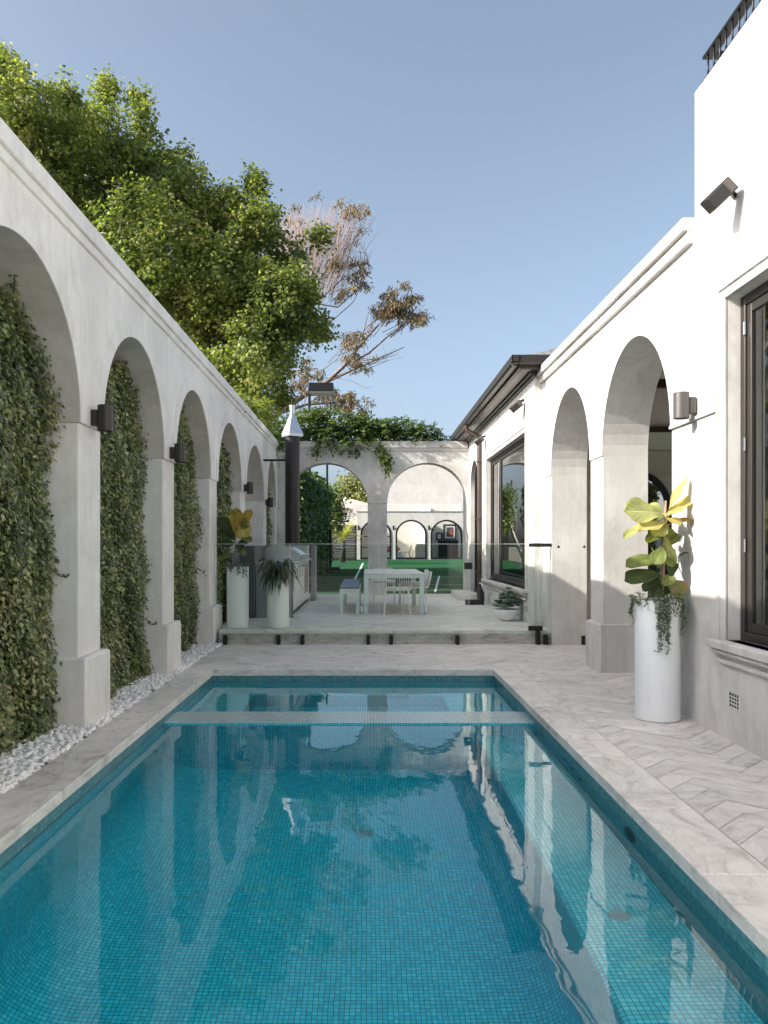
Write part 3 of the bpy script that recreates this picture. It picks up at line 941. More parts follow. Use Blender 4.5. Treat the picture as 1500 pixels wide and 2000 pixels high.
# ------------------------------------------------------------------ near house block
def wall_with_opening(mb, x, y0, y1, z0, z1, oy0, oy1, oz0, oz1, depth):
    q = lambda a,c,d,e: mb.face([(x,a,d),(x,a,e),(x,c,e),(x,c,d)])
    q(y0,oy0,z0,z1); q(oy1,y1,z0,z1); q(oy0,oy1,z0,oz0); q(oy0,oy1,oz1,z1)
    mb.face([(x,oy0,oz0),(x,oy1,oz0),(x+depth,oy1,oz0),(x+depth,oy0,oz0)])
    mb.face([(x,oy0,oz1),(x+depth,oy0,oz1),(x+depth,oy1,oz1),(x,oy1,oz1)])
    mb.face([(x,oy0,oz0),(x+depth,oy0,oz0),(x+depth,oy0,oz1),(x,oy0,oz1)])
    mb.face([(x,oy1,oz0),(x,oy1,oz1),(x+depth,oy1,oz1),(x+depth,oy1,oz0)])
def sill_mb(x, y0, y1, z):
    m_ = MB()
    m_.box(x-.095, x+.10, y0-.14, y1+.14, z-.055, z, .006)
    m_.box(x-.07, x+.01, y0-.10, y1+.10, z-.095, z-.056, .012)
    m_.box(x-.04, x+.01, y0-.07, y1+.07, z-.16, z-.13, .005)
    m_.box(x-.022, x+.01, y0-.07, y1+.07, z-.129, z-.096, .003)
    return m_
def trim_mb(x, y0, y1, z0, z1):
    m_ = MB(); w_ = .085
    for (p, dd) in ((.018, w_), (.036, .034)):
        o = w_ if dd == w_ else w_+.012
        i = 0 if dd == w_ else w_-.022
        m_.box(x-p, x+.01, y0-o, y0-i, z0, z1+o, .004)
        m_.box(x-p, x+.01, y1+i, y1+o, z0, z1+o, .004)
        m_.box(x-p-.001, x+.01, y0-o-.004, y1+o+.004, z1+i, z1+o+.003, .004)
    return m_
HX = 2.508
W0, W1, WZ0, WZ1 = 1.60, 5.58, .69, 3.08
hb = thing('house', 'tall sunlit white house wall with a big bronze window and railing above', 'house', (HX, 3, 0))
m_ = MB()
wall_with_opening(m_, HX, -3, 6.12, -.05, 4.82, W0, W1, WZ0, WZ1, .16)
m_.face([(HX,6.12,-.05),(HX,6.12,4.82),(9,6.12,4.82),(9,6.12,-.05)]); m_.face([(HX,-3,-.05),(9,-3,-.05),(9,-3,4.82),(HX,-3,4.82)])
m_.face([(HX,-3,4.82),(9,-3,4.82),(9,6.12,4.82),(HX,6.12,4.82)]); m_.face([(9,-3,-.05),(9,6.12,-.05),(9,6.12,4.82),(9,-3,4.82)])
m_.build('wall', M['render_house'], hb)
wn = trim_mb(HX, W0, W1, WZ0, WZ1).build('window_trim', M['render_house'], hb)
sill_mb(HX, W0, W1, WZ0).build('window_sill', M['render_house'], hb)
def frame(mb, x0, x1, y0, y1, z0, z1, w_=.06):
    mb.box(x0,x1,y0,y0+w_,z0,z1,.004); mb.box(x0,x1,y1-w_,y1,z0,z1,.004)
    mb.box(x0+.001,x1-.001,y0+w_,y1-w_,z1-w_,z1,.004); mb.box(x0+.001,x1-.001,y0+w_,y1-w_,z0,z0+w_,.004)
m_ = MB(); frame(m_, HX+.095, HX+.155, W0, W1, WZ0, WZ1, .065); wf = m_.build('window', M['bronze'], hb)
splits = [W0+.065, 2.93, 4.26, W1-.065]
for i, (a, c) in enumerate(zip(splits[:-1], splits[1:])):
    m_ = MB(); frame(m_, HX+.108, HX+.148, a+.004, c-.004, WZ0+.068, WZ1-.068, .062); m_.build('sash', M['bronze'], wf)
    m_ = MB(); m_.box(HX+.126, HX+.132, a+.066, c-.066, WZ0+.13, WZ1-.13); m_.build('pane', M['pane'], wf)
for z in (1.35, 2.05, 2.85):
    m_ = MB(); m_.tube([(HX+.094, W1-.066, z-.045),(HX+.094, W1-.066, z+.045)], .009, 8); m_.build('hinge', M['steel'], wf)
# pale curtains hanging behind the big window
def curtain(y0, y1, x, z0, z1, n):
    m_ = MB(); P = []
    for i in range(n+1):
        y = y0+(y1-y0)*i/n
        P.append((x+.035*math.sin(i*math.pi/2*1.07), y))
    for (a, c) in zip(P[:-1], P[1:]): m_.face([(a[0],a[1],z0),(c[0],c[1],z0),(c[0],c[1],z1),(a[0],a[1],z1)])
    o = m_.build('curtain', M['curtain'], None, True)
    return o
tag(curtain(3.6, 5.35, HX+.30, .2, 3.2, 90), 'pale linen curtain behind the big bronze window', 'curtain')
# dim room behind
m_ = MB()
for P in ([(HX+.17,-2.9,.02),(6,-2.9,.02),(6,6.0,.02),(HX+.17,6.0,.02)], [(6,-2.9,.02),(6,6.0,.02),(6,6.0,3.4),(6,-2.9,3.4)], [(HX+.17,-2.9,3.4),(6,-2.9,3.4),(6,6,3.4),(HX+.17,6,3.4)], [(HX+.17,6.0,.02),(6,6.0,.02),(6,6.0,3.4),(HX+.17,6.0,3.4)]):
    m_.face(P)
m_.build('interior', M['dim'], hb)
# airbrick
def vent(x, y, z, w_, h_, rows, cols, label):
    t = thing('wall_vent', label, 'vent', (x, y, z), 'square vents low in the house walls')
    m_ = MB(); e = .014
    m_.box(x-.006, x+.004, y-w_/2, y+w_/2, z-h_/2, z-h_/2+e, .002); m_.box(x-.006, x+.004, y-w_/2, y+w_/2, z+h_/2-e, z+h_/2, .002)
    m_.box(x-.006, x+.004, y-w_/2, y-w_/2+e, z-h_/2+e, z+h_/2-e, .002); m_.box(x-.006, x+.004, y+w_/2-e, y+w_/2, z-h_/2+e, z+h_/2-e, .002)
    for i in range(1, cols): 
        yy = y-w_/2+e+(w_-2*e)*i/cols; m_.box(x-.004, x+.004, yy-.004, yy+.004, z-h_/2+e, z+h_/2-e)
    for i in range(1, rows):
        zz = z-h_/2+e+(h_-2*e)*i/rows; m_.box(x-.005, x+.003, y-w_/2+e, y+w_/2-e, zz-.004, zz+.004)
    m_.build('grille', M['render_house'], t)
    m_ = MB(); m_.box(x-.002, x+.0, y-w_/2+.005, y+w_/2-.005, z-h_/2+.005, z+h_/2-.005); m_.build('backing', M['blackpl'], t)
vent(HX, 5.46, .29, .17, .125, 4, 4, 'square white wall vent low under the big bronze window')

# balcony railing on the parapet
rl = thing('railing', 'black metal railing along the top of the tall white wall', 'railing', (HX+.06, 3, 4.82))
m_ = MB(); m_.box(HX+.03, HX+.11, 0.2, 6.06, 5.035, 5.06, .003); m_.box(HX+.11, HX+.75, 5.98, 6.06, 5.035, 5.06, .003); m_.build('top_rail', M['black'], rl)
m_ = MB(); m_.box(HX+.015, HX+.055, 0.2, 6.06, 4.835, 4.852, .002); m_.build('bottom_rail', M['black'], rl)
for i in range(58):
    y = 6.0-.1*i
    m_ = MB(); m_.tube([(HX+.05, y, 4.84),(HX+.05, y, 5.04)], .008, 8); m_.build('baluster', M['black'], rl, True)
m_ = MB(); m_.box(HX+.70, HX+.74, 6.0, 6.04, 4.82, 5.034, .002); m_.build('post', M['black'], rl)

# flood light / speaker boxes
def speaker(c, axis, size, label, base):
    """box on a wall bracket; axis: direction the grille looks"""
    t = thing('speaker', label, 'speaker', base, 'tilted speakers on the house walls')
    L, Wd, D = size
    f = Vector(axis[0]).normalized(); up = Vector(axis[1]); up = (up - f*up.dot(f)).normalized(); sd = up.cross(f)
    c = Vector(c)
    def loc(a, b_, d): return c + up*a + sd*b_ + f*d
    def obox(a0,a1,b0,b1,d0,d1, mat, name):
        m_ = MB(); m_.box(a0,a1,b0,b1,d0,d1,.008)
        m_.v = [tuple(loc(*p)) for p in m_.v]
        return m_.build(name, mat, t)
    obox(-L/2, L/2, -Wd/2, Wd/2, -D/2, D/2, M['bronze'], 'cabinet')
    obox(-L/2+.012, L/2-.07, -Wd/2+.012, Wd/2-.012, D/2-.004, D/2+.006, M['blackpl'], 'grille')
    obox(L/2-.062, L/2-.004, -Wd/2+.01, Wd/2-.01, D/2-.004, D/2+.005, M['bronze_lamp'], 'end_plate')
    m_ = MB(); m_.tube([tuple(c), ((c.x+base[0])/2, c.y, (c.z+base[2])/2+.02), tuple(base)], .022, 10); m_.build('bracket', M['black'], t, True)
    return t
speaker((HX-.15, 5.36, 3.70), ((-.10,-1,-.12), (.72,0,.70)), (.215,.105,.10), 'dark tilted speaker on the tall white wall below the railing', (HX, 5.46, 3.74))

# ------------------------------------------------------------------ porch behind the arches
pc = thing('porch', 'white porch behind the deep arches with a bronze glazed screen', 'porch', (3.8, 9, 0))
m_ = MB(); m_.box(RX+.49, 6.5, 6.13, 11.44, 3.72, 3.77); m_.build('ceiling', M['render_house'], pc)
m_ = MB(); m_.box(6.0, 6.2, 6.13, 11.44, -.05, 3.72); m_.build('wall', M['render_house'], pc)
YS = 11.42
m_ = MB(); m_.box(2.99, 3.30, YS, YS+.1, 0, 3.72); m_.box(5.6, 6.0, YS, YS+.1, 0, 3.72); m_.box(3.30, 5.6, YS, YS+.1, 3.05, 3.60); m_.build('screen_wall', M['render_house'], pc)
m_ = MB(); m_.box(3.30, 5.6, YS-.06, YS, 2.97, 3.05, .004); m_.box(3.30, 3.37, YS-.05, YS, 0, 2.97, .004); m_.box(4.62, 4.69, YS-.05, YS, 0, 2.97, .004); m_.box(5.53, 5.6, YS-.05, YS, 0, 2.97, .004); m_.box(3.0,5.6,YS-.08,YS,3.60,3.72,.004)
m_.build('screen_frame', M['bronze'], pc)
m_ = MB(); m_.box(3.37, 5.53, YS-.03, YS-.024, .02, 2.97); m_.build('screen_pane', M['pane_far'], pc)

# ------------------------------------------------------------------ house wing with the eaves
GX = 2.39
Y0, Y1, YB = 11.45, 20.0, 16.35
V0, V1 = 12.03, 16.02
wg = thing('house', 'low white house wing with dark eaves beside the terrace', 'house', (GX, 15, TZ))
m_ = MB()
# front wall with window; the arched door opening is cut beyond it
wall_with_opening(m_, GX, Y0, 17.25, -.05, 3.80, V0, V1, WZ0, WZ1-.01, .16)
DA, DB, DS, DR = 17.28, 18.58, 2.62, .65
N = 20
m_.face([(GX,17.25,-.05),(GX,17.25,3.8),(GX,DA,3.8),(GX,DA,-.05)]); m_.face([(GX,DB,-.05),(GX,DB,3.8),(GX,Y1,3.8),(GX,Y1,-.05)])
pts = [((DA+DB)/2-(DB-DA)/2*math.cos(math.pi*k/N), DS+DR*math.sin(math.pi*k/N)) for k in range(N+1)]
for a, c in zip(pts[:-1], pts[1:]):
    m_.face([(GX,a[0],a[1]),(GX,a[0],3.8),(GX,c[0],3.8),(GX,c[0],c[1])]); m_.face([(GX,a[0],a[1]),(GX,c[0],c[1]),(GX+.18,c[0],c[1]),(GX+.18,a[0],a[1])])
for y in (DA, DB): m_.face([(GX,y,-.05),(GX+.18,y,-.05),(GX+.18,y,DS),(GX,y,DS)])
m_.face([(GX,Y0,-.05),(GX,Y0,3.8),(2.62,Y0,3.8),(2.62,Y0,-.05)])
m_.face([(GX,Y1,-.05),(GX,Y1,3.8),(4.2,Y1,3.8),(4.2,Y1,-.05)]); m_.face([(4.2,YB,-.05),(4.2,Y1,-.05),(4.2,Y1,3.8),(4.2,YB,3.8)])
m_.build('wall', M['render_house'], wg)
# back wall of the room with an arched window
m_ = MB(); AX, AZ, AR = 5.46, 2.15, .74
for x0, x1 in ((2.6, AX-AR), (AX+AR, 9)): m_.face([(x0,YB,0),(x1,YB,0),(x1,YB,3.8),(x0,YB,3.8)])
pts = [(AX-AR*math.cos(math.pi*k/N), AZ+AR*math.sin(math.pi*k/N)) for k in range(N+1)]
for a, c in zip(pts[:-1], pts[1:]): m_.face([(a[0],YB,a[1]),(c[0],YB,c[1]),(c[0],YB,3.8),(a[0],YB,3.8)])
m_.face([(AX-AR,YB,0),(AX+AR,YB,0),(AX+AR,YB,.3),(AX-AR,YB,.3)])
m_.face([(2.6,Y0+.12,.1),(9,Y0+.12,.1),(9,YB,.1),(2.6,YB,.1)]); m_.face([(2.6,Y0+.12,3.3),(9,Y0+.12,3.3),(9,YB,3.3),(2.6,YB,3.3)])
m_.face([(9,Y0,-.05),(9,YB,-.05),(9,YB,3.8),(9,Y0,3.8)]); m_.box(2.6, 9, YB-.03, YB-.002, 2.78, 2.80); m_.box(2.6, 9, YB-.06, YB-.002, 3.18, 3.29)
m_.face([(GX+.2,YB,0),(4.2,YB,0),(4.2,YB,3.8),(GX+.2,YB,3.8)])
m_.build('interior', M['cream'], wg)
m_ = MB()
for k in range(N):
    A0, A1 = math.pi*k/N, math.pi*(k+1)/N
    P = lambda A, r_: (AX-r_*math.cos(A), YB-.04, AZ+r_*math.sin(A))
    q_ = [P(A0,AR), P(A1,AR), P(A1,AR-.12), P(A0,AR-.12)]
    m_.prism(q_, (0,.06,0))
m_.box(AX-AR, AX-AR+.12, YB-.04, YB+.02, .3, AZ); m_.box(AX+AR-.12, AX+AR, YB-.04, YB+.02, .3, AZ); m_.box(AX-.03, AX+.03, YB-.03, YB+.01, .3, AZ+AR-.1); m_.box(AX-AR, AX+AR, YB-.04, YB+.02, .3, .42); m_.box(AX-AR+.1, AX+AR-.1, YB-.03, YB+.01, 1.62, 1.67)
m_.build('arched_window', M['black'], wg)
trim_mb(GX, V0, V1, WZ0, WZ1-.01).build('window_trim', M['render_house'], wg)
sill_mb(GX, V0, V1, WZ0).build('window_sill', M['render_house'], wg)
m_ = MB(); frame(m_, GX+.075, GX+.14, V0, V1, WZ0, WZ1-.01, .06); wf = m_.build('window', M['bronze'], wg)
for a, c in ((V0+.06, 14.95), (14.95, V1-.06)):
    m_ = MB(); frame(m_, GX+.09, GX+.13, a+.003, c-.003, WZ0+.062, WZ1-.075, .06); m_.build('sash', M['bronze'], wf)
    m_ = MB(); m_.box(GX+.108, GX+.114, a+.063, c-.063, WZ0+.12, WZ1-.135); m_.build('pane', M['pane'], wf)
# arched glazed door
m_ = MB()
ya, yb = (DA+DB)/2, (DB-DA)/2
for k in range(N):
    A0, A1 = math.pi*k/N, math.pi*(k+1)/N
    P = lambda A, r_: (GX+.1, ya-(yb-r_)*math.cos(A), DS+(DR-r_)*math.sin(A))
    m_.prism([P(A0,0), P(A1,0), P(A1,.06), P(A0,.06)], (.05,0,0))
m_.box(GX+.1, GX+.15, DA, DA+.06, .28, DS); m_.box(GX+.1, GX+.15, DB-.06, DB, .28, DS); m_.box(GX+.1, GX+.15, ya-.05, ya+.05, .28, DS+DR-.06)
m_.box(GX+.1,GX+.15,DA,DB,.28,.36)
dr = m_.build('door', M['black'], wg)
m_ = MB(); m_.face([(GX+.13, ya-(yb-.05)*math.cos(math.pi*k/N), DS+(DR-.05)*math.sin(math.pi*k/N)) for k in range(N+1)] + [(GX+.13, DB-.05, .34), (GX+.13, DA+.05, .34)]); m_.build('pane', M['pane'], dr)
m_ = MB(); m_.tube([(GX+.09, ya+.06, 2.02),(GX+.05, ya+.06, 2.02),(GX+.05, ya+.06, 2.16),(GX+.09, ya+.06, 2.16)], .01, 6); m_.build('handle', M['black'], dr)
m_ = MB(); m_.box(GX+.16, 4.1, YB+.05, 19.9, .1, .12); m_.box(4.05, 4.1, YB+.05, 19.9, .1, 3.6); m_.build('hall_interior', M['dim'], wg)
# roof
EX, EY, EZ, PT = 2.10, 11.15, 3.99, .42
XR, YR = 9.4, 20.4
hx = (EX+XR)/2; t_ = hx-EX; rz = EZ+PT*t_
m_ = MB()
def rf(P, ax):
    U = [((p[0] if ax == 'x' else p[1]), math.hypot((p[1]-EY) if ax == 'x' else (p[0]-EX), p[2]-EZ)) for p in P]
    m_.face(P, U)
rf([(EX,EY,EZ),(XR,EY,EZ),(hx,EY+t_,rz)], 'x')
rf([(EX,YR,EZ),(EX,EY,EZ),(hx,EY+t_,rz),(hx,YR-t_,rz)], 'y')
rf([(XR,EY,EZ),(XR,YR,EZ),(hx,YR-t_,rz),(hx,EY+t_,rz)], 'y')
rf([(XR,YR,EZ),(EX,YR,EZ),(hx,YR-t_,rz)], 'x')
m_.build('roof', M['slate'], wg)
# gutter, fascia and soffit
m_ = MB()
sec = [(0,0),(.0,.105),(.012,.105),(.012,.012),(.10,.012),(.10,.09),(.115,.09),(.115,-.02),(.03,-.02)]
m_.prism([(EX-.10+a, EY-.1, EZ-.10+c) for a, c in sec], (0, YR-EY+.1, 0))
m_.prism([(EX-.10, EY-.10+a, EZ-.10+c) for a, c in sec], (XR-EX, 0, 0))
m_.build('gutter', M['bronze'], wg)
m_ = MB()
m_.box(EX+.018, EX+.05, EY+.018, YR-.1, EZ-.16, EZ-.012, .003); m_.box(EX+.05, XR, EY+.018, EY+.05, EZ-.16, EZ-.012, .003)
m_.box(EX+.05, GX+.01, EY+.05, YR-.1, EZ-.165, EZ-.145); m_.box(GX+.01, XR, EY+.05, Y0+.01, EZ-.165, EZ-.145)
m_.box(GX-.05, GX+.01, EY+.2, YR-.2, EZ-.235, EZ-.166, .006); m_.box(GX-.09, GX-.051, EY+.2, YR-.2, EZ-.20, EZ-.166, .006)
m_.build('eaves', M['bronze'], wg)
m_ = MB()
m_.tube([(EX-.03,16.72,EZ-.1),(EX-.03,16.72,EZ-.22),(GX-.055,16.72,EZ-.36),(GX-.055,16.72,EZ-.5),(GX-.055,16.72,TZ+.02)], .047, 12)
for z in (3.1, 1.9, .8): m_.box(GX-.11, GX, 16.66, 16.78, z, z+.03, .003)
m_.build('downpipe', M['brown'], wg, 'auto')
speaker((GX-.13, 12.15, 3.47), ((-.15,-1,-.15), (.76,0,.64)), (.20,.11,.12), 'small dark tilted speaker under the eaves nearest the roof corner', (GX, 12.2, 3.58))
speaker((GX-.13, 16.15, 3.47), ((-.15,-1,-.15), (.76,0,.64)), (.20,.11,.12), 'small dark tilted speaker under the eaves beside the brown downpipe', (GX, 16.2, 3.58))
vent(GX, 12.0, .40, .16, .11, 3, 3, 'square wall vent behind the white bowl on the terrace')
vent(GX, 15.4, .42, .16, .11, 3, 3, 'square wall vent low beside the black garden tap')
# door step
m_ = MB(); m_.box(1.95, GX-.002, 17.0, 18.7, TZ, TZ+.13, .008); tag(m_.build('door_step', M['coping']), 'pale stone step below the arched glazed door', 'step')
# courtyard wall and hedge seen through the room
m_ = MB(); m_.box(5.75, 11, 23, 23.3, -.05, 3.2); tag(m_.build('garden_wall', M['render_far']), 'white garden wall seen through the room behind the arches', 'wall')

# garden tap with its black box
t = thing('garden_tap', 'black garden tap post with a low black box by the door step', 'tap', (2.3, 16.75, TZ))
m_ = MB(); m_.box(2.22, 2.30, 15.72, 15.80, TZ, TZ+.30, .006); m_.build('post', M['black'], t)
m_ = MB(); m_.box(1.93, 2.21, 15.66, 15.84, TZ, TZ+.10, .006); m_.build('drain_box', M['black'], t)
m_ = MB(); m_.tube([(2.26,15.76,TZ+.30),(2.26,15.76,TZ+.42)], .014, 8); m_.tube([(2.26,15.72,TZ+.36),(2.26,15.62,TZ+.35),(2.26,15.60,TZ+.28)], .012, 8); m_.tube([(2.20,15.76,TZ+.42),(2.32,15.76,TZ+.42)], .01, 8); m_.tube([(2.26,15.70,TZ+.3),(2.31,15.62,TZ+.2),(2.28,15.60,TZ+.1)], .01, 8)
m_.build('tap', M['steel'], t, True)

# ------------------------------------------------------------------ glass pool fence
FY = 10.93
fz0, fz1 = .06, 1.372
def panel(name, x0, x1, label, spots, z0=fz0, z1=fz1):
    t = thing(name, label, 'glass panel', ((x0+x1)/2, FY, 0), 'clear glass pool fence panels')
    m_ = MB(); m_.box(x0, x1, FY-.006, FY+.006, z0, z1); m_.build('pane', M['fence_glass'], t)
    m_ = MB(); m_.box(x0, x1, FY-.0065, FY+.0065, z1, z1+.006); m_.box(x0-.002, x0, FY-.0065, FY+.0065, z0, z1+.003); m_.box(x1, x1+.002, FY-.0065, FY+.0065, z0, z1+.003)
    m_.build('polished_edge', M['fence_edge'], t)
    for x in spots:
        m_ = MB(); m_.box(x-.025, x+.025, FY-.045, TY, .0, .125, .004); m_.build('clamp', M['black'], t)
    return t
S_ = lambda px: (px-CX)*FY/F
panel('glass_fence_panel', S_(418), S_(565), 'glass fence panel in front of the two white pots', (S_(440), S_(544)))
panel('glass_fence_panel', S_(567), S_(740), 'glass fence panel in front of the mint bench', (S_(591), S_(719.5)))
panel('glass_fence_panel', S_(742), S_(914), 'glass fence panel in front of the wire chairs and table end', (S_(764), S_(893.5)))
panel('glass_fence_panel', S_(1058), S_(1078), 'narrow glass fence panel between the gate and the arch', (S_(1066),))
panel('glass_fence_panel', S_(1081), 3.0, 'greenish glass panel closing the second deep arch of the white wall', (S_(1138),), z1=1.335)
gt = thing('glass_gate', 'clear glass pool gate with black hinges beside the white bowl', 'gate', (S_(985), FY, .1))
m_ = MB(); m_.box(S_(916.5), S_(1054), FY-.006, FY+.006, .16, fz1); m_.build('pane', M['fence_glass'], gt)
m_ = MB(); m_.box(S_(916.5), S_(1054), FY-.0065, FY+.0065, fz1, fz1+.006); m_.box(S_(916.5)-.002, S_(916.5), FY-.0065, FY+.0065, .16, fz1); m_.box(S_(1054), S_(1054)+.002, FY-.0065, FY+.0065, .16, fz1); m_.build('polished_edge', M['fence_edge'], gt)
for (a, c, z0, z1) in ((907, 922, 1.03, 1.12), (1032, 1059, .19, .255)):
    m_ = MB(); m_.box(S_(a), S_(c), FY-.03, FY+.03, z0, z1, .004); m_.build('hinge', M['black'], gt)
m_ = MB(); m_.box(S_(1046.5), S_(1054), FY-.045, TY, -.0, .185, .004); m_.build('post_block', M['black'], gt)
m_ = MB(); m_.box(S_(1033), S_(1056.5), FY-.025, FY+.025, 1.335, 1.385, .004); m_.box(S_(1057.5), S_(1080), FY-.025, FY+.025, 1.335, 1.385, .004); m_.build('latch', M['bronze'], gt)
hx0, hx1, hz0, hz1 = S_(1050), S_(1059), .33, 1.18
m_ = MB()
m_.tube([(hx1,FY-.03,hz0+.06),(hx1,FY-.03,hz1-.03),((hx0+hx1)/2,FY-.03,hz1),(hx0,FY-.03,hz1-.05),(hx0,FY-.03,hz0+.05),(hx0+.01,FY-.03,hz0+.01),(hx1,FY-.03,hz0)], .004, 6)
m_.build('pull_handle', M['white_wire'], gt, True)
for px, n_ in ((1090,1),(1140,2)):
    m_ = MB(); m_.tube([(S_(px),FY-.03,1.335),(S_(px),FY+.03,1.335)], .018, 12); tag(m_.build('standoff', M['black'], None, 'auto'), 'round black glass standoff near the gate latch' if n_ == 1 else 'round black glass standoff in the shaded back of the arch', 'standoff', 'round standoffs of the greenish glass panel')

# ------------------------------------------------------------------ pots and plants
def pot(x, y, z, r, h, label, name='planter'):
    t = thing(name, label, 'planter', (x, y, z))
    m_ = MB(); m_.lathe([(r-.012,0),(r,.010),(r,h-.006),(r-.005,h),(r-.022,h),(r-.026,h-.05),(0,h-.05)], (x,y,z), 56); m_.build('pot', M['white_pot'], t, 'auto')
    m_ = MB(); n_ = 24
    m_.lathe([(r-.027,h-.049),(r*.5,h-.035),(0,h-.03)], (x,y,z), n_); m_.build('soil', M['soil'], t, True)
    return t
def big_leaf(mb, base, tip, width, nrm, droop=.12, fold=.18, nu=8, nv=12, wav=.03, seed=0):
    base, tip = Vector(base), Vector(tip)
    d = tip-base; L = d.length; d.normalize()
    n = Vector(nrm); n = (n - d*n.dot(d)).normalized(); sd = d.cross(n)
    ra = random.Random(seed)
    p1, p2 = ra.uniform(0,6), ra.uniform(0,6)
    G = {}
    for j in range(nv+1):
        v = j/nv
        wv = (v**.62)*(1-v**3.2)**.55*1.22*(1-.18*math.sin(math.pi*min(1, max(0,(v-.05)/.5))))   # fiddle outline: broad shoulder beyond the waist
        wv = max(wv, .02)
        for i in range(nu+1):
            u = i/nu*2-1
            x = u*width/2*wv
            z = -abs(u)**1.3*0 + fold*abs(u)*width*.5*wv + wav*L*math.sin(v*9+p1+u*1.5)*abs(u)**1.5 - droop*L*(v-.15)**2*(1 if v > .15 else 0) + wav*.5*L*math.sin(u*5+v*6+p2)*abs(u)
            G[i,j] = (base + d*(v*L) + sd*x + n*z, (u, v))
    for j in range(nv):
        for i in range(nu):
            q = [G[i,j], G[i+1,j], G[i+1,j+1], G[i,j+1]]
            mb.face([p[0] for p in q], [p[1] for p in q])
def fig_plant(label, x, y, z, stem_pts, leaves, name='fiddle_leaf_fig'):
    t = thing(name, label, 'plant', (x, y, z))
    m_ = MB()
    for pts, r_ in stem_pts: m_.tube(pts, r_, 8)
    m_.build('stem', M['stem'], t, True)
    for k, (bs, tp, w_, nr, kind) in enumerate(leaves):
        mb = MB(); 
        near = min((Vector(p) for pts, _ in stem_pts for p in pts), key=lambda p: (p-Vector(bs)).length)
        big_leaf(mb, bs, tp, w_, nr, droop=random.uniform(.08,.22), seed=k)
        mb.tube([near, (near+Vector(bs))/2+Vector((0,0,-.008)), Vector(bs)+(Vector(tp)-Vector(bs))*.04], .005, 6)
        o = mb.build('leaf', FIG[kind], t, True)
    return t
def trailing(label, x, y, z, r, n, hang, name='trailing_plant', drape=((.2,-1,.45,50),)):
    """silver trailing plant spilling over a pot rim; hang: list of (angle, length, number)"""
    t = thing(name, label, 'plant', (x, y, z))
    P, D, Nn, st = [], [], [], MB()
    for _ in range(n):
        a = rng.uniform(0, 6.283); rr = r*math.sqrt(rng.uniform(.1,1.25))
        P.append((x+rr*math.cos(a), y+rr*math.sin(a), z+rng.uniform(-.01,.06))); D.append((math.cos(a)+rng.normal(0,.5), math.sin(a)+rng.normal(0,.5), rng.normal(.1,.4))); Nn.append((0,0,1))
    for ang, ln, num, spread in hang:
        for _ in range(num):
            a = ang + rng.normal(0, spread); l_ = ln*rng.uniform(.35, 1.0)
            pts = [(x+r*.8*math.cos(a), y+r*.8*math.sin(a), z+.02)]
            drift = rng.normal(0,.03)
            k_ = max(4, int(l_/.018))
            for q_ in range(k_):
                f = q_/k_
                rr = r*(1.05+.05*math.sin(q_*.8+a)) + .012
                aa = a + drift*f*3*(1 if rng.random() > .5 else .6)
                pts.append((x+rr*math.cos(aa), y+rr*math.sin(aa), z+.03-l_*f-.01))
            st.tube(pts, .0018, 4)
            for p in pts[1:]:
                for _k in range(2):
                    P.append((p[0]+rng.normal(0,.006), p[1]+rng.normal(0,.006), p[2]+rng.normal(0,.006)))
                    D.append((math.cos(a)*.8+rng.normal(0,.8), math.sin(a)*.8+rng.normal(0,.8), rng.normal(-.2,.6))); Nn.append((math.cos(a)*.6, math.sin(a)*.6, .6))
    st.build('stems', M['ivy_core'], t)
    leaf_mesh('foliage', P, D, Nn, rng.uniform(.014,.026,len(P)), LEAF_ROUND, M['trail'], t)
    return t

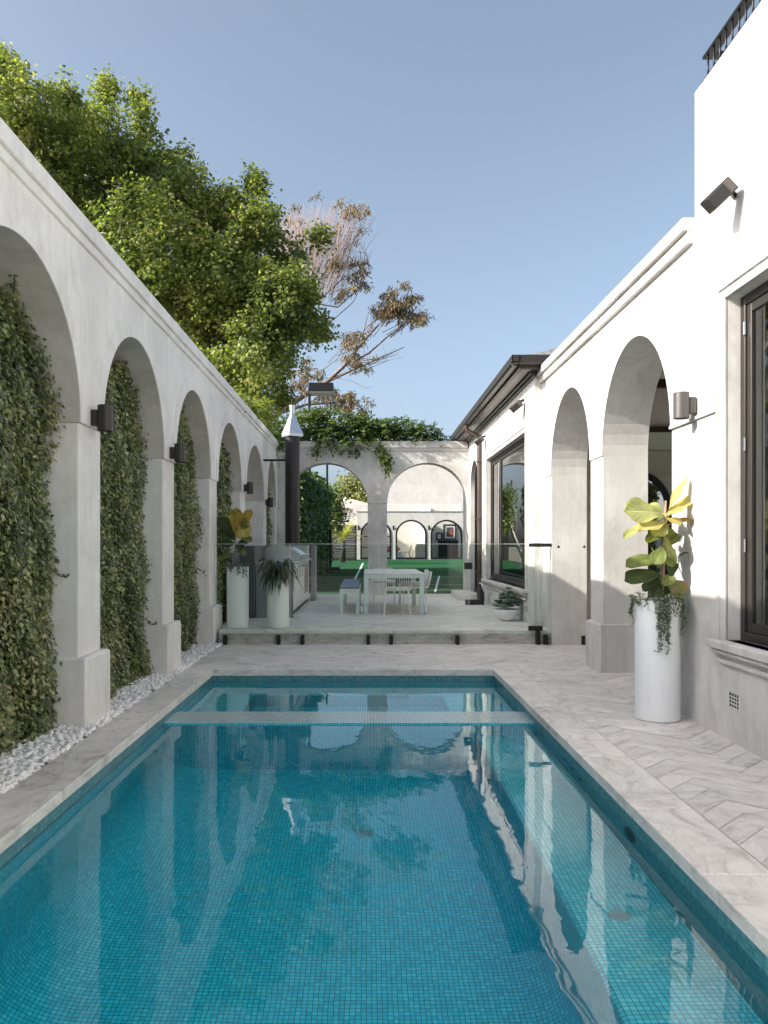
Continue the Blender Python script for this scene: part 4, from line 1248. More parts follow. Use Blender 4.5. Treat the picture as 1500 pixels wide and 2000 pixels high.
# tall pot with the sunlit fig
px_, py_ = 2.262, 6.235
pot(px_, py_, 0, .169, .93, 'tall white cylinder planter on the paving beside the sunlit pier')
zq = lambda a, c, dy=0: at(1200+a/3.845, 900+c/3.846, py_+dy)
stem = [zq(337,1060), zq(345,960), zq(352,860), zq(360,760), zq(368,640), zq(380,500), zq(392,420)]
stem2 = [zq(345,1060,.05), zq(368,900,.05), zq(375,780,.04), zq(378,620,.02)]
stk = [zq(452,1060,.06), zq(447,780,.05)]
cane = [zq(360,1060,-.03), zq(386,300,0)]
LV = [
 ((402,385),(527,112),.10,(-.8,-.5,.35),'y',0,-.05), ((412,405),(627,243),.17,(-.2,-.6,.9),'y',0,-.02), ((372,395),(92,362),.30,(0,-.85,.55),'l',0,-.10),
 ((385,405),(520,360),.16,(-.1,-.5,1),'y',-.02,-.10),
 ((395,455),(178,512),.20,(0,-.5,1),'y',-.02,-.16), ((330,445),(64,540),.15,(0,-.3,1),'l',.02,-.05), ((405,478),(620,418),.13,(.1,-.35,1),'o',0,-.06),
 ((392,495),(430,640),.22,(.1,-1,.2),'g',.02,.03), ((375,560),(440,800),.13,(-.4,-1,.3),'l',-.02,-.05), ((350,735),(96,758),.20,(0,-.65,.8),'g',-.02,-.08), ((340,850),(84,880),.22,(0,-.75,.75),'d',-.02,-.09),
 ((345,900),(208,962),.15,(0,-.5,.9),'d',0,.0), ((392,770),(462,850),.19,(.2,-1,.4),'d',.02,.03), ((395,905),(538,1005),.24,(.1,-.9,.5),'b',-.02,-.06),
 ((410,770),(546,676),.12,(-.1,.2,1),'d',.02,.02), ((352,900),(420,1020),.19,(0,-1,.2),'d',.0,-.02), ((372,600),(262,500),.16,(0,-.2,1),'d',.04,.14),
 ((300,720),(452,640),.14,(.1,-.6,.8),'g',.06,.16), ((355,800),(300,640),.16,(.2,.5,.8),'l',.03,.20), ((400,430),(300,440),.20,(0,-.7,.7),'g',.05,.18),
 ((392,430),(500,470),.17,(.1,-.5,.9),'y',-.02,-.10), ((385,410),(250,330),.20,(.1,-.7,.7),'l',.03,.06), ((398,470),(300,560),.17,(0,-.6,.8),'l',-.02,-.12), ((375,640),(300,770),.16,(-.2,-.8,.5),'g',-.03,-.10), ((372,700),(470,760),.16,(.2,-.7,.7),'g',-.02,-.04), ((360,860),(430,930),.17,(.1,-.9,.4),'g',-.02,-.08), ((345,930),(300,1010),.15,(-.2,-.9,.4),'d',-.02,-.06),
 ((372,520),(250,610),.18,(0,.3,.9),'g',.03,.16), ((395,620),(490,560),.18,(-.5,.1,.9),'l',.02,.05),
]
leaves = [(zq(*bb, d0), zq(*tt, d1), w_*.97, nr, kd) for bb, tt, w_, nr, kd, d0, d1 in LV]
fig_plant('fiddle-leaf fig with yellow and green leaves in the sunlit tall planter', px_, py_, .93,
          [(stem, [.013,.012,.012,.011,.010,.009,.008]), (stem2, .008), (stk, .004), (cane, .009)], leaves)
trailing('silvery trailing plant spilling down the front of the sunlit tall planter', px_, py_, .93, .169, 300,
         [(-1.75,.44,13,.16), (-1.5,.22,6,.3), (-.15,.30,13,.3), (2.9,.28,6,.25), (-2.7,.10,5,.3), (-.8,.08,5,.3)])

# the two pots on the terrace
p1x, p1y = -1.84, 11.32
pot(p1x, p1y, TZ, .155, .865, 'tall white cylinder planter on the terrace edge before the creeper')
p2x, p2y = -1.277, 11.36
pot(p2x, p2y, TZ, .157, .685, 'shorter white cylinder planter with dark strappy plant on the terrace edge')
v1 = lambda a, c, dy=0: at(400+a/5.357, 950+c/5.357, p1y+dy)
st1 = [v1(315,850), v1(317,720), v1(320,600), v1(322,500)]
LV1 = [((320,500),(330,225),.24,(.1,-1,.1),'yb',0,-.06), ((325,510),(470,240),.20,(-.2,-1,.2),'yb',0,-.05), ((330,520),(480,420),.30,(.1,-.9,.4),'y',-.02,-.12), ((330,470),(425,320),.30,(0,-1,.2),'yb',-.02,-.10),
 ((330,520),(492,555),.20,(0,-.5,.9),'g',0,-.05), ((310,500),(150,330),.26,(0,-.8,.4),'d',.02,.08), ((312,560),(140,450),.22,(0,-.6,.8),'d',0,.05), ((318,600),(170,590),.22,(0,-.7,.7),'d',0,-.04), ((318,640),(440,560),.2,(0,-.6,.8),'d',.02,.06),
 ((315,700),(145,760),.20,(0,-.5,.85),'g',0,-.05), ((322,680),(440,700),.18,(0,-.6,.8),'g',0,.05), ((320,620),(400,640),.2,(0,-.7,.7),'d',0,-.03), ((318,560),(250,430),.22,(0,-1,.3),'d',.02,.05)]
fig_plant('fig with large yellowing and dark leaves in the pot before the creeper', p1x, p1y, TZ+.865, [(st1, [.012,.011,.010,.008])], [(v1(*a, d0), v1(*c, d1), w_, nr, kd) for a, c, w_, nr, kd, d0, d1 in LV1])
trailing('small trailing plant over the rim of the pot before the creeper', p1x, p1y, TZ+.865, .155, 160, [(-1.2,.20,7,.3), (-2.0,.12,8,.4)])
def strappy(label, x, y, z, n, rad, hgt, name='strap_leaf_plant', mat='strap', wd=.02):
    t = thing(name, label, 'plant', (x, y, z))
    m_ = MB(); ats = []
    for k in range(n):
        a = rng.uniform(0, 6.283); l_ = rng.uniform(.6, 1.0); up = rng.uniform(.25, 1.0)
        d = Vector((math.cos(a), math.sin(a), 0)); sd = Vector((-d.y, d.x, 0))
        b0 = Vector((x, y, z)) + d*rng.uniform(0,.06)
        rr, hh = rad*l_*rng.uniform(.55,1.1), hgt*up
        drp = rng.uniform(.15,.5)*hgt*1.3
        prev = None; rv = .02+.96*rng.random()
        for q_ in range(9):
            f = q_/8
            p = b0 + d*(rr*f) + Vector((0,0, hh*math.sin(min(1,f*1.25)*math.pi*.62) - drp*f*f*f*1.4))
            w_ = wd*(.35+1.2*f)*(1-f**3)+.001
            cur = (p-sd*w_, p+Vector((0,0,-.25*w_)), p+sd*w_)
            if prev:
                m_.face([prev[0],prev[1],cur[1],cur[0]], None, rv); m_.face([prev[1],prev[2],cur[2],cur[1]], None, rv)
            prev = cur
    m_.build('foliage', M[mat], t, True)
    return t
strappy('dark strap-leaved plant arching from the shorter white planter', p2x, p2y, TZ+.66, 150, .40, .36)
# bowl of succulents
bx, by = 2.155, 12.35
t = thing('bowl_planter', 'low white bowl planter on the terrace under the wing window', 'planter', (bx, by, TZ))
m_ = MB(); m_.lathe([(.055,0),(.085,.008),(.135,.04),(.172,.09),(.192,.14),(.198,.178),(.196,.182),(.186,.182),(.17,.14),(0,.13)], (bx,by,TZ), 48); m_.build('bowl', M['white_pot'], t, 'auto')
m_ = MB(); m_.lathe([(.18,.150),(.08,.165),(0,.17)], (bx,by,TZ), 24); m_.build('soil', M['soil'], t, True)
t = thing('succulent', 'blue-green rosette succulents crowding the white bowl', 'plant', (bx, by, TZ+.17))
P, D, Nn, Sz = [], [], [], []
for k in range(46):
    a = rng.uniform(0, 6.283); rr = .19*math.sqrt(rng.random())
    c = Vector((bx+rr*math.cos(a), by+rr*math.sin(a), TZ+.19+rng.uniform(.02,.34)*(1-rr/.27)))
    if k < 4: c = Vector((bx+(-.02,.05,.02,.07)[k], by, TZ+(.36,.42,.48,.32)[k]))
    sz = rng.uniform(.07,.115)
    for q_ in range(22):
        th = q_*2.4; el = .15+1.1*q_/22
        P.append(c); D.append((math.cos(th)*math.cos(el), math.sin(th)*math.cos(el), math.sin(el))); Nn.append((-math.cos(th)*math.sin(el), -math.sin(th)*math.sin(el), math.cos(el))); Sz.append(sz*(1-.35*q_/22))
leaf_mesh('foliage', P, D, Nn, np.array(Sz), LEAF_FOLD, M['succulent'], t)

# ------------------------------------------------------------------ outdoor kitchen
kt = thing('outdoor_kitchen', 'white outdoor kitchen bench with drawers under a grey worktop', 'kitchen', (-1.45, 14.6, TZ))
KX, K0, K1 = -1.20, 12.9, 16.75
m_ = MB(); m_.box(-1.78, KX-.03, K0+.02, K1, TZ+.08, TZ+.86, .004); m_.build('carcass', M['cabinet'], kt)
m_ = MB(); m_.box(-1.78, KX-.06, K0+.05, K1, TZ, TZ+.079); m_.build('kickboard', M['greywall'], kt)
m_ = MB(); m_.box(-1.80, KX+.02, K0, K1+.01, TZ+.861, TZ+.90, .005); m_.build('worktop', M['worktop'], kt)
ys = [K0+.03, 13.45, 14.0, 14.62, 15.25]
for a, c in zip(ys[:-1], ys[1:]):
    m_ = MB(); m_.box(KX-.03, KX-.008, a+.006, c-.006, TZ+.10, TZ+.845, .003); m_.build('door', M['cabinet'], kt)
    m_ = MB(); m_.tube([(KX-.008,c-.05,TZ+.62),(KX+.02,c-.05,TZ+.62),(KX+.02,c-.05,TZ+.78),(KX-.008,c-.05,TZ+.78)], .006, 6); m_.build('handle', M['steel'], kt, True)
m_ = MB(); m_.box(-1.80, KX+.0, K0-.03, K0+.018, TZ, TZ+.862, .004); m_.build('end_panel', M['greypost'], kt)
m_ = MB(); m_.box(KX-.03, KX-.006, 15.26, 16.1, TZ+.30, TZ+.83, .003); m_.build('fridge_door', M['timber'], kt)
m_ = MB(); frame(m_, KX-.03, KX+.002, 15.22, 16.14, TZ+.25, TZ+.85, .05); m_.build('fridge_frame', M['steel'], kt)
m_ = MB(); m_.box(-2.05, -1.81, K0-.1, 16.3, TZ, TZ+1.16, .005); m_.build('splashback', M['greywall'], kt)
m_ = MB(); m_.box(-1.80, KX-.02, K1-.62, K1, TZ+.902, TZ+1.17, .005); m_.build('firebox', M['worktop'], kt)
m_ = MB(); m_.box(-1.20, -1.10, 16.78, 17.3, TZ, TZ+1.17, .006); m_.build('end_post', M['greypost'], kt)
# barbecue
bb = thing('barbecue', 'stainless steel barbecue with a curved hood on the outdoor kitchen', 'barbecue', (-1.45, 14.2, TZ+.9))
BY0, BY1 = 13.9, 15.1
prof_ = [(-1.80,1.10),(-1.80,1.27),(-1.75,1.325),(-1.68,1.36),(-1.60,1.375),(-1.52,1.372),(-1.44,1.355),(-1.36,1.325),(-1.28,1.28),(-1.20,1.225),(-1.14,1.18),(-1.14,1.15),(-1.20,1.145),(-1.20,1.10)]
m_ = MB(); m_.prism([(x, BY0, z) for x, z in prof_], (0, BY1-BY0, 0)); m_.build('hood', M['steel'], bb)
m_ = MB(); m_.box(-1.80, KX+.03, BY0-.03, BY1+.03, 1.092, 1.118, .004); m_.build('grill_tray', M['steel'], bb)
m_ = MB(); m_.box(KX-.004, KX+.05, BY0, BY1, .98, 1.085, .006); fp = m_.build('control_panel', M['steel'], bb)
for k in range(5):
    y = BY0+.15+k*.275
    m_ = MB(); m_.tube([(KX+.05,y,1.035),(KX+.085,y,1.035)], .024, 12); m_.build('knob', M['steel'], bb, 'auto')
m_ = MB(); m_.tube([(-1.14,BY0+.2,1.19),(-1.08,BY0+.2,1.19),(-1.08,BY1-.2,1.19),(-1.14,BY1-.2,1.19)], .012, 8); m_.build('handle', M['steel'], bb, True)
# flue
fl = thing('flue', 'tall dark flue pipe with pointed galvanised cap', 'flue', (-1.545, 16.4, TZ+1.17))
FXx, FYy = -1.548, 16.42
m_ = MB(); m_.lathe([(.150,1.36),(.150,3.6),(.145,3.6),(0,3.6)], (FXx,FYy,0), 36); m_.build('pipe', M['flue'], fl, 'auto')
m_ = MB()
for z in (1.95, 2.82): m_.lathe([(.1505,z),(.1535,z+.006),(.1535,z+.03),(.1505,z+.036)], (FXx,FYy,0), 36)
m_.build('joint_band', M['flue'], fl, 'auto')
m_ = MB()
qa = [(FXx+.23*math.cos(a), FYy+.23*math.sin(a), 3.59) for a in [R(-100+90*k) for k in range(4)]]
qb = [(FXx+.23*math.cos(a), FYy+.23*math.sin(a), 3.65) for a in [R(-100+90*k) for k in range(4)]]
qc = [(FXx+.045*math.cos(a), FYy+.045*math.sin(a), 4.06) for a in [R(-100+90*k) for k in range(4)]]
qd = [(FXx+.065*math.cos(a), FYy+.065*math.sin(a), 4.24) for a in [R(-100+90*k) for k in range(4)]]
for A, B_ in ((qa,qb),(qb,qc),(qc,qd)):
    for i in range(4): m_.face([A[i],A[(i+1)%4],B_[(i+1)%4],B_[i]])
m_.face(qa[::-1]); m_.face(qd)
m_.build('cap', M['galv'], fl)
m_ = MB(); m_.tube([(LX+.0,FYy+.0,3.11),(FXx-.12,FYy,3.11)], .022, 8); m_.build('wall_stay', M['black'], fl, True)

# ------------------------------------------------------------------ dining furniture
tb = thing('dining_table', 'pale slatted outdoor dining table with mint metal legs', 'table', (.445, 14.7, TZ))
tx0, tx1, ty0, ty1, tz = -.065, .955, 13.5, 15.85, TZ+.70
n_ = 8
for k in range(n_):
    a = tx0+(tx1-tx0)*k/n_; c = tx0+(tx1-tx0)*(k+1)/n_
    m_ = MB(); m_.box(a+.004, c-.004, ty0, ty1, tz-.022, tz, .003); m_.build('slat', M['white_wood'], tb)
m_ = MB(); m_.box(tx0, tx1, ty0+.01, ty0+.05, tz-.085, tz-.024, .003); m_.box(tx0, tx1, ty1-.05, ty1-.01, tz-.085, tz-.024, .003); m_.box(tx0, tx0+.04, ty0+.05, ty1-.05, tz-.085, tz-.024, .003); m_.box(tx1-.04, tx1, ty0+.05, ty1-.05, tz-.085, tz-.024, .003); m_.build('apron', M['mint'], tb)
for x in (tx0, tx1-.075):
    for y in (ty0+.008, ty1-.083):
        m_ = MB(); m_.box(x-.001, x+.076, y, y+.075, TZ+.004, tz-.0245, .004); m_.build('leg', M['mint'], tb)
for x in (tx0-.05, tx1+.012):
    m_ = MB(); m_.tube([(x,ty0+.1,TZ+.07),(x+.035,ty0+.1,TZ+.07)], .07, 18); m_.build('wheel', M['white_wire'], tb, 'auto')
bn = thing('bench', 'mint metal bench with blue-grey cushion beside the dining table', 'bench', (-.3, 14.7, TZ))
ex0, ex1 = -.475, -.135
m_ = MB()
for k in range(4):
    a = ex0+(ex1-ex0)*k/4; c = ex0+(ex1-ex0)*(k+1)/4
    m_.box(a+.003, c-.003, 13.55, 15.9, TZ+.40, TZ+.425, .003)
m_.build('seat', M['white_wood'], bn)
m_ = MB(); m_.box(ex0, ex1, 13.56, 13.60, TZ+.34, TZ+.399, .003); m_.box(ex0, ex1, 15.86, 15.89, TZ+.34, TZ+.399, .003); m_.box(ex0,ex0+.03,13.6,15.86,TZ+.34,TZ+.399,.003); m_.box(ex1-.03,ex1,13.6,15.86,TZ+.34,TZ+.399,.003); m_.build('apron', M['mint'], bn)
for x in (ex0, ex1-.06):
    for y in (13.558, 15.832):
        m_ = MB(); m_.box(x-.001, x+.061, y, y+.06, TZ+.003, TZ+.3995, .004); m_.build('leg', M['mint'], bn)
m_ = MB(); m_.box(ex0+.005, ex1-.01, 13.57, 15.85, TZ+.4255, TZ+.50, .022); tag(m_.build('bench_cushion', M['cushion'], None, 'auto'), 'long blue-grey cushion lying on the mint bench', 'cushion')

def wire_chair():
    """white wire chair at the origin, facing +y"""
    t = thing('wire_chair', '', 'chair', (0,0,0), 'white wire chairs round the dining table')
    W, D, H, BH = .44, .44, .43, .70
    r = .007
    def arc(z, bow, wd, n=10, y0=-D/2):
        return [(-wd/2+wd*i/n, y0+ -bow*math.sin(math.pi*i/n), z) for i in range(n+1)]
    m_ = MB()
    # seat ring + wires
    ring = [(-W/2,D/2,H),(W/2,D/2,H),(W/2,-D/2,H)] + [(p[0],p[1],p[2]) for p in arc(H,.05,W)][::-1][1:] + [(-W/2,D/2,H)]
    m_.tube(ring, r, 6)
    for i in range(1, 10):
        x = -W/2+W*i/10; m_.tube([(x, D/2, H),(x, 0, H-.012),(x, -D/2-.05*math.sin(math.pi*i/10), H)], .004, 5)
    m_.build('seat', M['white_wire'], t, True)
    m_ = MB()
    top = [(-W/2,-D/2+.02,H),(-W/2-.015,-D/2-.02,H+.12),(-W/2-.005,-D/2-.045,BH-.06),(-W/2+.05,-D/2-.07,BH-.005),(0,-D/2-.11,BH),(W/2-.05,-D/2-.07,BH-.005),(W/2+.005,-D/2-.045,BH-.06),(W/2+.015,-D/2-.02,H+.12),(W/2,-D/2+.02,H)]
    m_.tube(top, r, 6)
    for i in range(1, 12):
        u = i/12; x = -W/2+W*u; bow = .05*math.sin(math.pi*u)
        zt = BH - .055*(abs(2*u-1))**3
        m_.tube([(x, -D/2-bow, H+.0), (x*1.02, -D/2-.035-bow, (H+BH)/2), (x, -D/2-.055-bow*1.1, zt)], .004, 5)
    m_.build('backrest', M['white_wire'], t, True)
    for sx in (-1, 1):
        for sy in (-1, 1):
            m_ = MB(); x, y = sx*(W/2-.01), sy*(D/2-.02)
            m_.tube([(x*.86, y*.9, H-.012),(x*.93, y*.95, H-.03),(x*1.03, y*1.05, .02),(x*1.03, y*1.05, 0)], .0085, 6); m_.build('leg', M['white_wire'], t, True)
    m_ = MB()
    m_.box(-W/2+.02, W/2-.02, -D/2+.01, D/2-.02, H+.005, H+.035, .014); m_.build('seat_pad', M['cushion_pale'], t, 'auto')
    return t
ch = wire_chair()
chairs = [((.49, 13.42), 0, 'white wire chair with its back to the pool at the near table end'),
          ((.33, 16.15), 180, 'white wire chair at the far table end, nearly hidden'),
          ((.80, 14.05), 95, 'white wire chair tucked in at the table side, closest to the pool'),
          ((.80, 14.72), 90, 'middle white wire chair tucked under the table side'),
          ((.82, 15.40), 86, 'white wire chair tucked under the table side, closest to the turf')]
for i, (p, a, lab) in enumerate(chairs):
    o = ch if i == 0 else copy_tree(ch)
    o.location = (p[0], p[1], TZ); o.rotation_euler = (0,0,R(a)); o['label'] = lab

# ------------------------------------------------------------------ vines on the walls
def vine_mass(name, label, blobs, n, size, mat, strands=(), parent=None, shape=LEAF_FOLD):
    t = thing(name, label, 'vine', tuple(blobs[0][0]))
    P, D, Nn = [], [], []
    vol = np.array([b_[1][0]*b_[1][1]*b_[1][2] for b_ in blobs])**.67
    cnt = (vol/vol.sum()*n/8).astype(int)+1
    st = MB()
    for (c, rad), k in zip(blobs, cnt):
        for _ in range(k):
            d = runit(1)[0]; rr = rng.random()**.4
            s0 = np.array(c) + d*np.array(rad)*rr
            out = d*np.array([1,1,1.0]); out[2] = out[2]*.6+.25
            # spray: a short stem with leaflets to both sides
            ax = out/np.linalg.norm(out) + rng.normal(0,.45,3); ax /= np.linalg.norm(ax)
            ax[2] -= .15
            for q_ in range(8):
                f = q_/7; sd = np.cross(ax, [0,0,1.0]); sd /= np.linalg.norm(sd)+1e-6
                p = s0 + ax*f*size*2.3 - np.array([0,0,.25*f*f*size*2])
                P.append(p); D.append(ax*.5 + sd*(1 if q_ % 2 else -1)*.8 + rng.normal(0,.25,3) - np.array([0,0,.25])); Nn.append(np.array([0,0,1])+rng.normal(0,.4,3)+d*.4)
    for pts in strands:
        st.tube(pts, .006, 5)
        for (a, c) in zip(pts[:-1], pts[1:]):
            for f in np.linspace(0,1,7):
                p0 = np.array(a)*(1-f)+np.array(c)*f
                for _k in range(5):
                    P.append(p0+rng.normal(0,.05,3)); D.append(np.array([rng.normal(0,.8), rng.normal(-.4,.4), rng.normal(-.6,.5)])); Nn.append(np.array([0,-.6,.8])+rng.normal(0,.4,3))
    for (c, rad) in blobs:
        for _ in range(5):
            e = np.array(c)+runit(1)[0]*np.array(rad)*.8
            st.tube([tuple(np.array(c)*.6+e*.4), tuple((np.array(c)+e)/2+rng.normal(0,.05,3)), tuple(e)], .01, 5)
    st.build('vines', M['ivy_core'], t)
    leaf_mesh('foliage', P, D, Nn, rng.uniform(.7,1.25,len(P))*size, shape, M[mat], t)
    return t
A = lambda px, py, Y: tuple(at(px, py, Y))
def BL(px, py, rx, rz, Y, ry=.45): return (A(px, py, Y), (rx*Y/F, ry, rz*Y/F))
YV = 19.1
blobs = [BL(600,838,42,34,YV), BL(560,842,30,32,YV), BL(650,832,44,32,YV,.5), BL(700,842,44,34,YV), BL(745,845,40,26,YV), BL(790,842,36,24,YV), BL(826,846,28,18,YV,.4), BL(852,853,18,9,YV,.3), BL(612,814,24,16,YV), BL(716,832,26,14,YV,.4), BL(760,832,20,12,YV,.3), BL(640,856,30,24,YV-.2,.3), BL(690,862,34,16,YV-.2,.3), BL(540,860,20,34,YV-.1)]
vine_mass('vine', 'green wisteria spilling over the top of the two-arch wall', blobs, 17000, .075, 'vine',
          strands=[[A(742,868,18.75),A(746,885,18.74),A(750,900,18.73),A(756,916,18.74),A(758,926,18.76)], [A(748,875,18.75),A(754,895,18.72),A(762,912,18.74)], [A(738,870,18.76),A(744,893,18.74),A(748,905,18.74)], [A(618,868,18.75),A(620,880,18.74),A(611,889,18.74)], [A(755,880,18.75),A(764,903,18.74)]])
blobs = [BL(505,800,26,22,15.2,.4), BL(484,785,18,16,13.8,.35), BL(525,818,24,26,17,.4), BL(545,800,20,18,18,.4), BL(498,778,14,10,14.6,.3), BL(538,838,16,22,18,.3)]
blobs = [((-2.42, c[1], c[2]), r_) for c, r_ in blobs]
vine_mass('vine', 'yellow-green vine on top of the long creeper wall near the flue', blobs, 5200, .085, 'vine_pale', strands=[])
# tall ivy-clad side wall of the court
def hedge(label, x, y0, y1, z0, z1a, z1b, n, size, mat, thick=.35, name='hedge'):
    t = thing(name, label, 'hedge', (x-thick, (y0+y1)/2, z0))
    y = rng.uniform(y0,y1,n); f = (y-y0)/(y1-y0); zt = z1a+(z1b-z1a)*f + .12*np.sin(y*2.1) + .08*np.sin(y*5.3)
    top = rng.random(n) < .12
    z = np.where(top, zt+rng.normal(0,.06,n), z0+(zt-z0)*rng.random(n))
    x_ = np.where(top, x-rng.random(n)*thick*2, x+rng.normal(0,.05,n)+.06*np.sin(y*3+z*2.2)+.05*np.sin(z*5-y*2))
    P = np.stack([x_,y,z],1); D = np.stack([rng.uniform(.2,.8,n), rng.normal(0,.6,n), rng.normal(-.5,.6,n)],1); Nn = np.stack([np.ones(n), rng.normal(0,.5,n), rng.normal(.5,.4,n)],1)
    # front end
    k = n//6
    P2 = np.stack([x-rng.random(k)*thick*2, y0+rng.normal(0,.05,k), z0+(z1a-z0)*rng.random(k)],1)
    P = np.concatenate([P,P2]); D = np.concatenate([D, np.stack([rng.normal(0,.6,k), -rng.uniform(.2,.8,k), rng.normal(-.5,.5,k)],1)]); Nn = np.concatenate([Nn, np.stack([rng.normal(0,.5,k), -np.ones(k), rng.normal(.4,.4,k)],1)])
    leaf_mesh('foliage', P, D, Nn, rng.uniform(size*.7,size*1.3,len(P)), LEAF_FOLD, M[mat], t)
    m_ = MB(); m_.prism([(x-.06,y0+.05,z0-.1),(x-.06,y1,z0-.1),(x-.06,y1,z1b-.08),(x-.06,y0+.05,z1a-.08)], (-thick*2,0,0)); m_.build('core', M['ivy_core'], t)
    return t
hedge('tall clipped green ivy hedge along the side of the turf court', -1.68, 20.2, 34, .15, 3.35, 3.75, 15000, .12, 'hedge')
hedge('sunlit hedge seen through the room behind the deep arches', 7.0, 19.5, 22.4, 0, 2.9, 3.1, 7000, .12, 'pale_tree', thick=.7)

# ------------------------------------------------------------------ trees
def limb(mb, pts, r0, r1, n=7):
    m = len(pts); mb.tube(pts, [r0+(r1-r0)*i/(m-1) for i in range(m)], n)
def wander(a, c, k, amp):
    a, c = np.array(a), np.array(c); L = np.linalg.norm(c-a)
    out = []
    for i in range(k+1):
        f = i/k; p = a*(1-f)+c*f + (rng.normal(0,amp*L,3) if 0 < i < k else 0); p[2] += .10*L*math.sin(math.pi*f)
        out.append(tuple(p))
    return out
TYR = 26.0
pt = thing('plane_tree', 'huge leafy green tree with pale limbs behind the creeper wall', 'tree', (-8.2, TYR, 0))
lobes = [(-60,190,105),(20,225,92),(-4,140,40),(2,112,16),(70,270,95),(140,250,62),(132,180,26),(205,265,60),(209,190,24),(212,165,16),(268,300,62),(272,215,17),(270,192,12),(330,385,92),(190,400,120),(90,360,95),(280,470,110),(395,430,70),(420,490,100),(345,330,46),(450,430,42),(455,385,20),(500,440,62),(503,372,20),(495,350,12),(515,420,28),(555,505,44),(590,570,38),(620,465,20),(430,590,120),(535,590,88),(590,615,50),(625,640,26),(500,690,85),(545,700,50),(400,680,90),(470,745,55),(548,770,24),(330,600,110),(230,520,110),(360,740,60),(210,470,80),(150,430,75),(410,540,85),(480,575,66),(300,400,70),(540,650,44)]
P, D, Nn = [], [], []
wd = MB()
trunk_top = (-7.2, TYR, 5.2)
limb(wd, [(-8.2,TYR,0),(-8.1,TYR,1.8),(-7.7,TYR,3.6),trunk_top], .55, .42, 10)
hubs = []
for hp, hy in (((120,520),26.5),((230,560),25.5),((320,640),26),((350,560),27),((420,650),25.5),((60,420),27),((330,730),26.5),((250,420),26)):
    h = at(hp[0], hp[1], hy+1.6); hubs.append(np.array(h))
    limb(wd, wander(trunk_top, h, 6, .05), .20, .09, 8)
for (lx, ly, lr) in lobes:
    yy = TYR + rng.uniform(-2.2, 2.2) * min(1, lr/60)
    c = np.array(at(lx, ly, yy)); r_ = lr*yy/F
    h = min(hubs, key=lambda q: np.linalg.norm(q-c))
    if lr > 20: 
        pts = wander(h, c, 6, .07); limb(wd, pts, .075, .028, 6)
        for _ in range(int(4+lr/8)):
            e = c + runit(1)[0]*r_*rng.uniform(.5,.95)
            s0 = np.array(pts[rng.integers(2,6)])
            limb(wd, wander(s0, e, 4, .09), .024, .007, 5)
    # sprays of leaves: clumps scattered through the lobe, denser to the outside
    ncl = int(16.5*(r_/.6)**2.1)+8
    for _ in range(ncl):
        d = runit(1)[0]; d[2] = d[2]*1.0
        cc = c + d*r_*rng.random()**.42*np.array([1,1,1.05])
        cr = rng.uniform(.18,.36)
        m_ = rng.integers(30, 52)
        q = cc + rng.normal(0,1,(m_,3))*cr*np.array([.62,.62,.55])
        P.append(q)
        dd = rng.normal(0,.7,(m_,3)) + d*.4; dd[:,2] -= .55
        D.append(dd); Nn.append(rng.normal(0,.45,(m_,3)) + np.array([0,-.1,.8]) + d*.5)
P, D, Nn = np.concatenate(P), np.concatenate(D), np.concatenate(Nn)
wd.build('limbs', M['bark'], pt, True)
leaf_mesh('crown', P, D, Nn, rng.uniform(.075,.14,len(P)), LEAF_LOBED, M['plane_leaf'], pt)
print('plane leaves', len(P))

GY = 33.0
gm = thing('gum_tree', 'sparse reddish gum tree with bare twigs behind the flue', 'tree', (-4.6, GY, 0))
wd = MB(); tw = MB()
g = lambda x, y, d=0: tuple(at(x, y, GY+d))
limb(wd, [(-4.9,GY,0),(-4.7,GY,3.5),g(500,840),g(545,805)], 0.272, 0.150, 9)
limb(wd, [g(545,805),g(590,775),g(640,745),g(672,715),g(705,672),g(742,632)], 0.136, 0.034, 7)
limb(wd, [g(500,840),g(505,760),g(520,700),g(560,640),g(600,590),g(625,545),g(655,500)], 0.150, 0.034, 7)
limb(wd, [g(520,700),g(535,620),g(555,540),g(575,470),g(590,430)], 0.102, 0.027, 7)
limb(wd, [g(560,640),g(620,590),g(668,545),g(690,470)], 0.054, 0.014, 6)
limb(wd, [g(640,745),g(690,722),g(740,700),g(790,678)], 0.061, 0.014, 6)
limb(wd, [g(672,715),g(720,690),g(760,655),g(800,628)], 0.054, 0.014, 6)
limb(wd, [g(705,672),g(712,640),g(720,610)], 0.034, 0.014, 5)
limb(wd, [g(500,790),g(540,745),g(570,725),g(620,720)], 0.068, 0.020, 6)
limb(wd, [g(600,590),g(660,600),g(705,560),g(716,525)], 0.041, 0.010, 5)
limb(wd, [g(610,640),g(650,625),g(690,590),g(712,545)], 0.034, 0.008, 5)
limb(wd, [g(545,770),g(600,745),g(640,715),g(660,700)], 0.034, 0.008, 5)
limb(wd, [g(655,738),g(690,745),g(712,758),g(726,755)], 0.014, 0.004, 4)
limb(wd, [g(530,812),g(600,790),g(680,785)], 0.082, 0.020, 6)
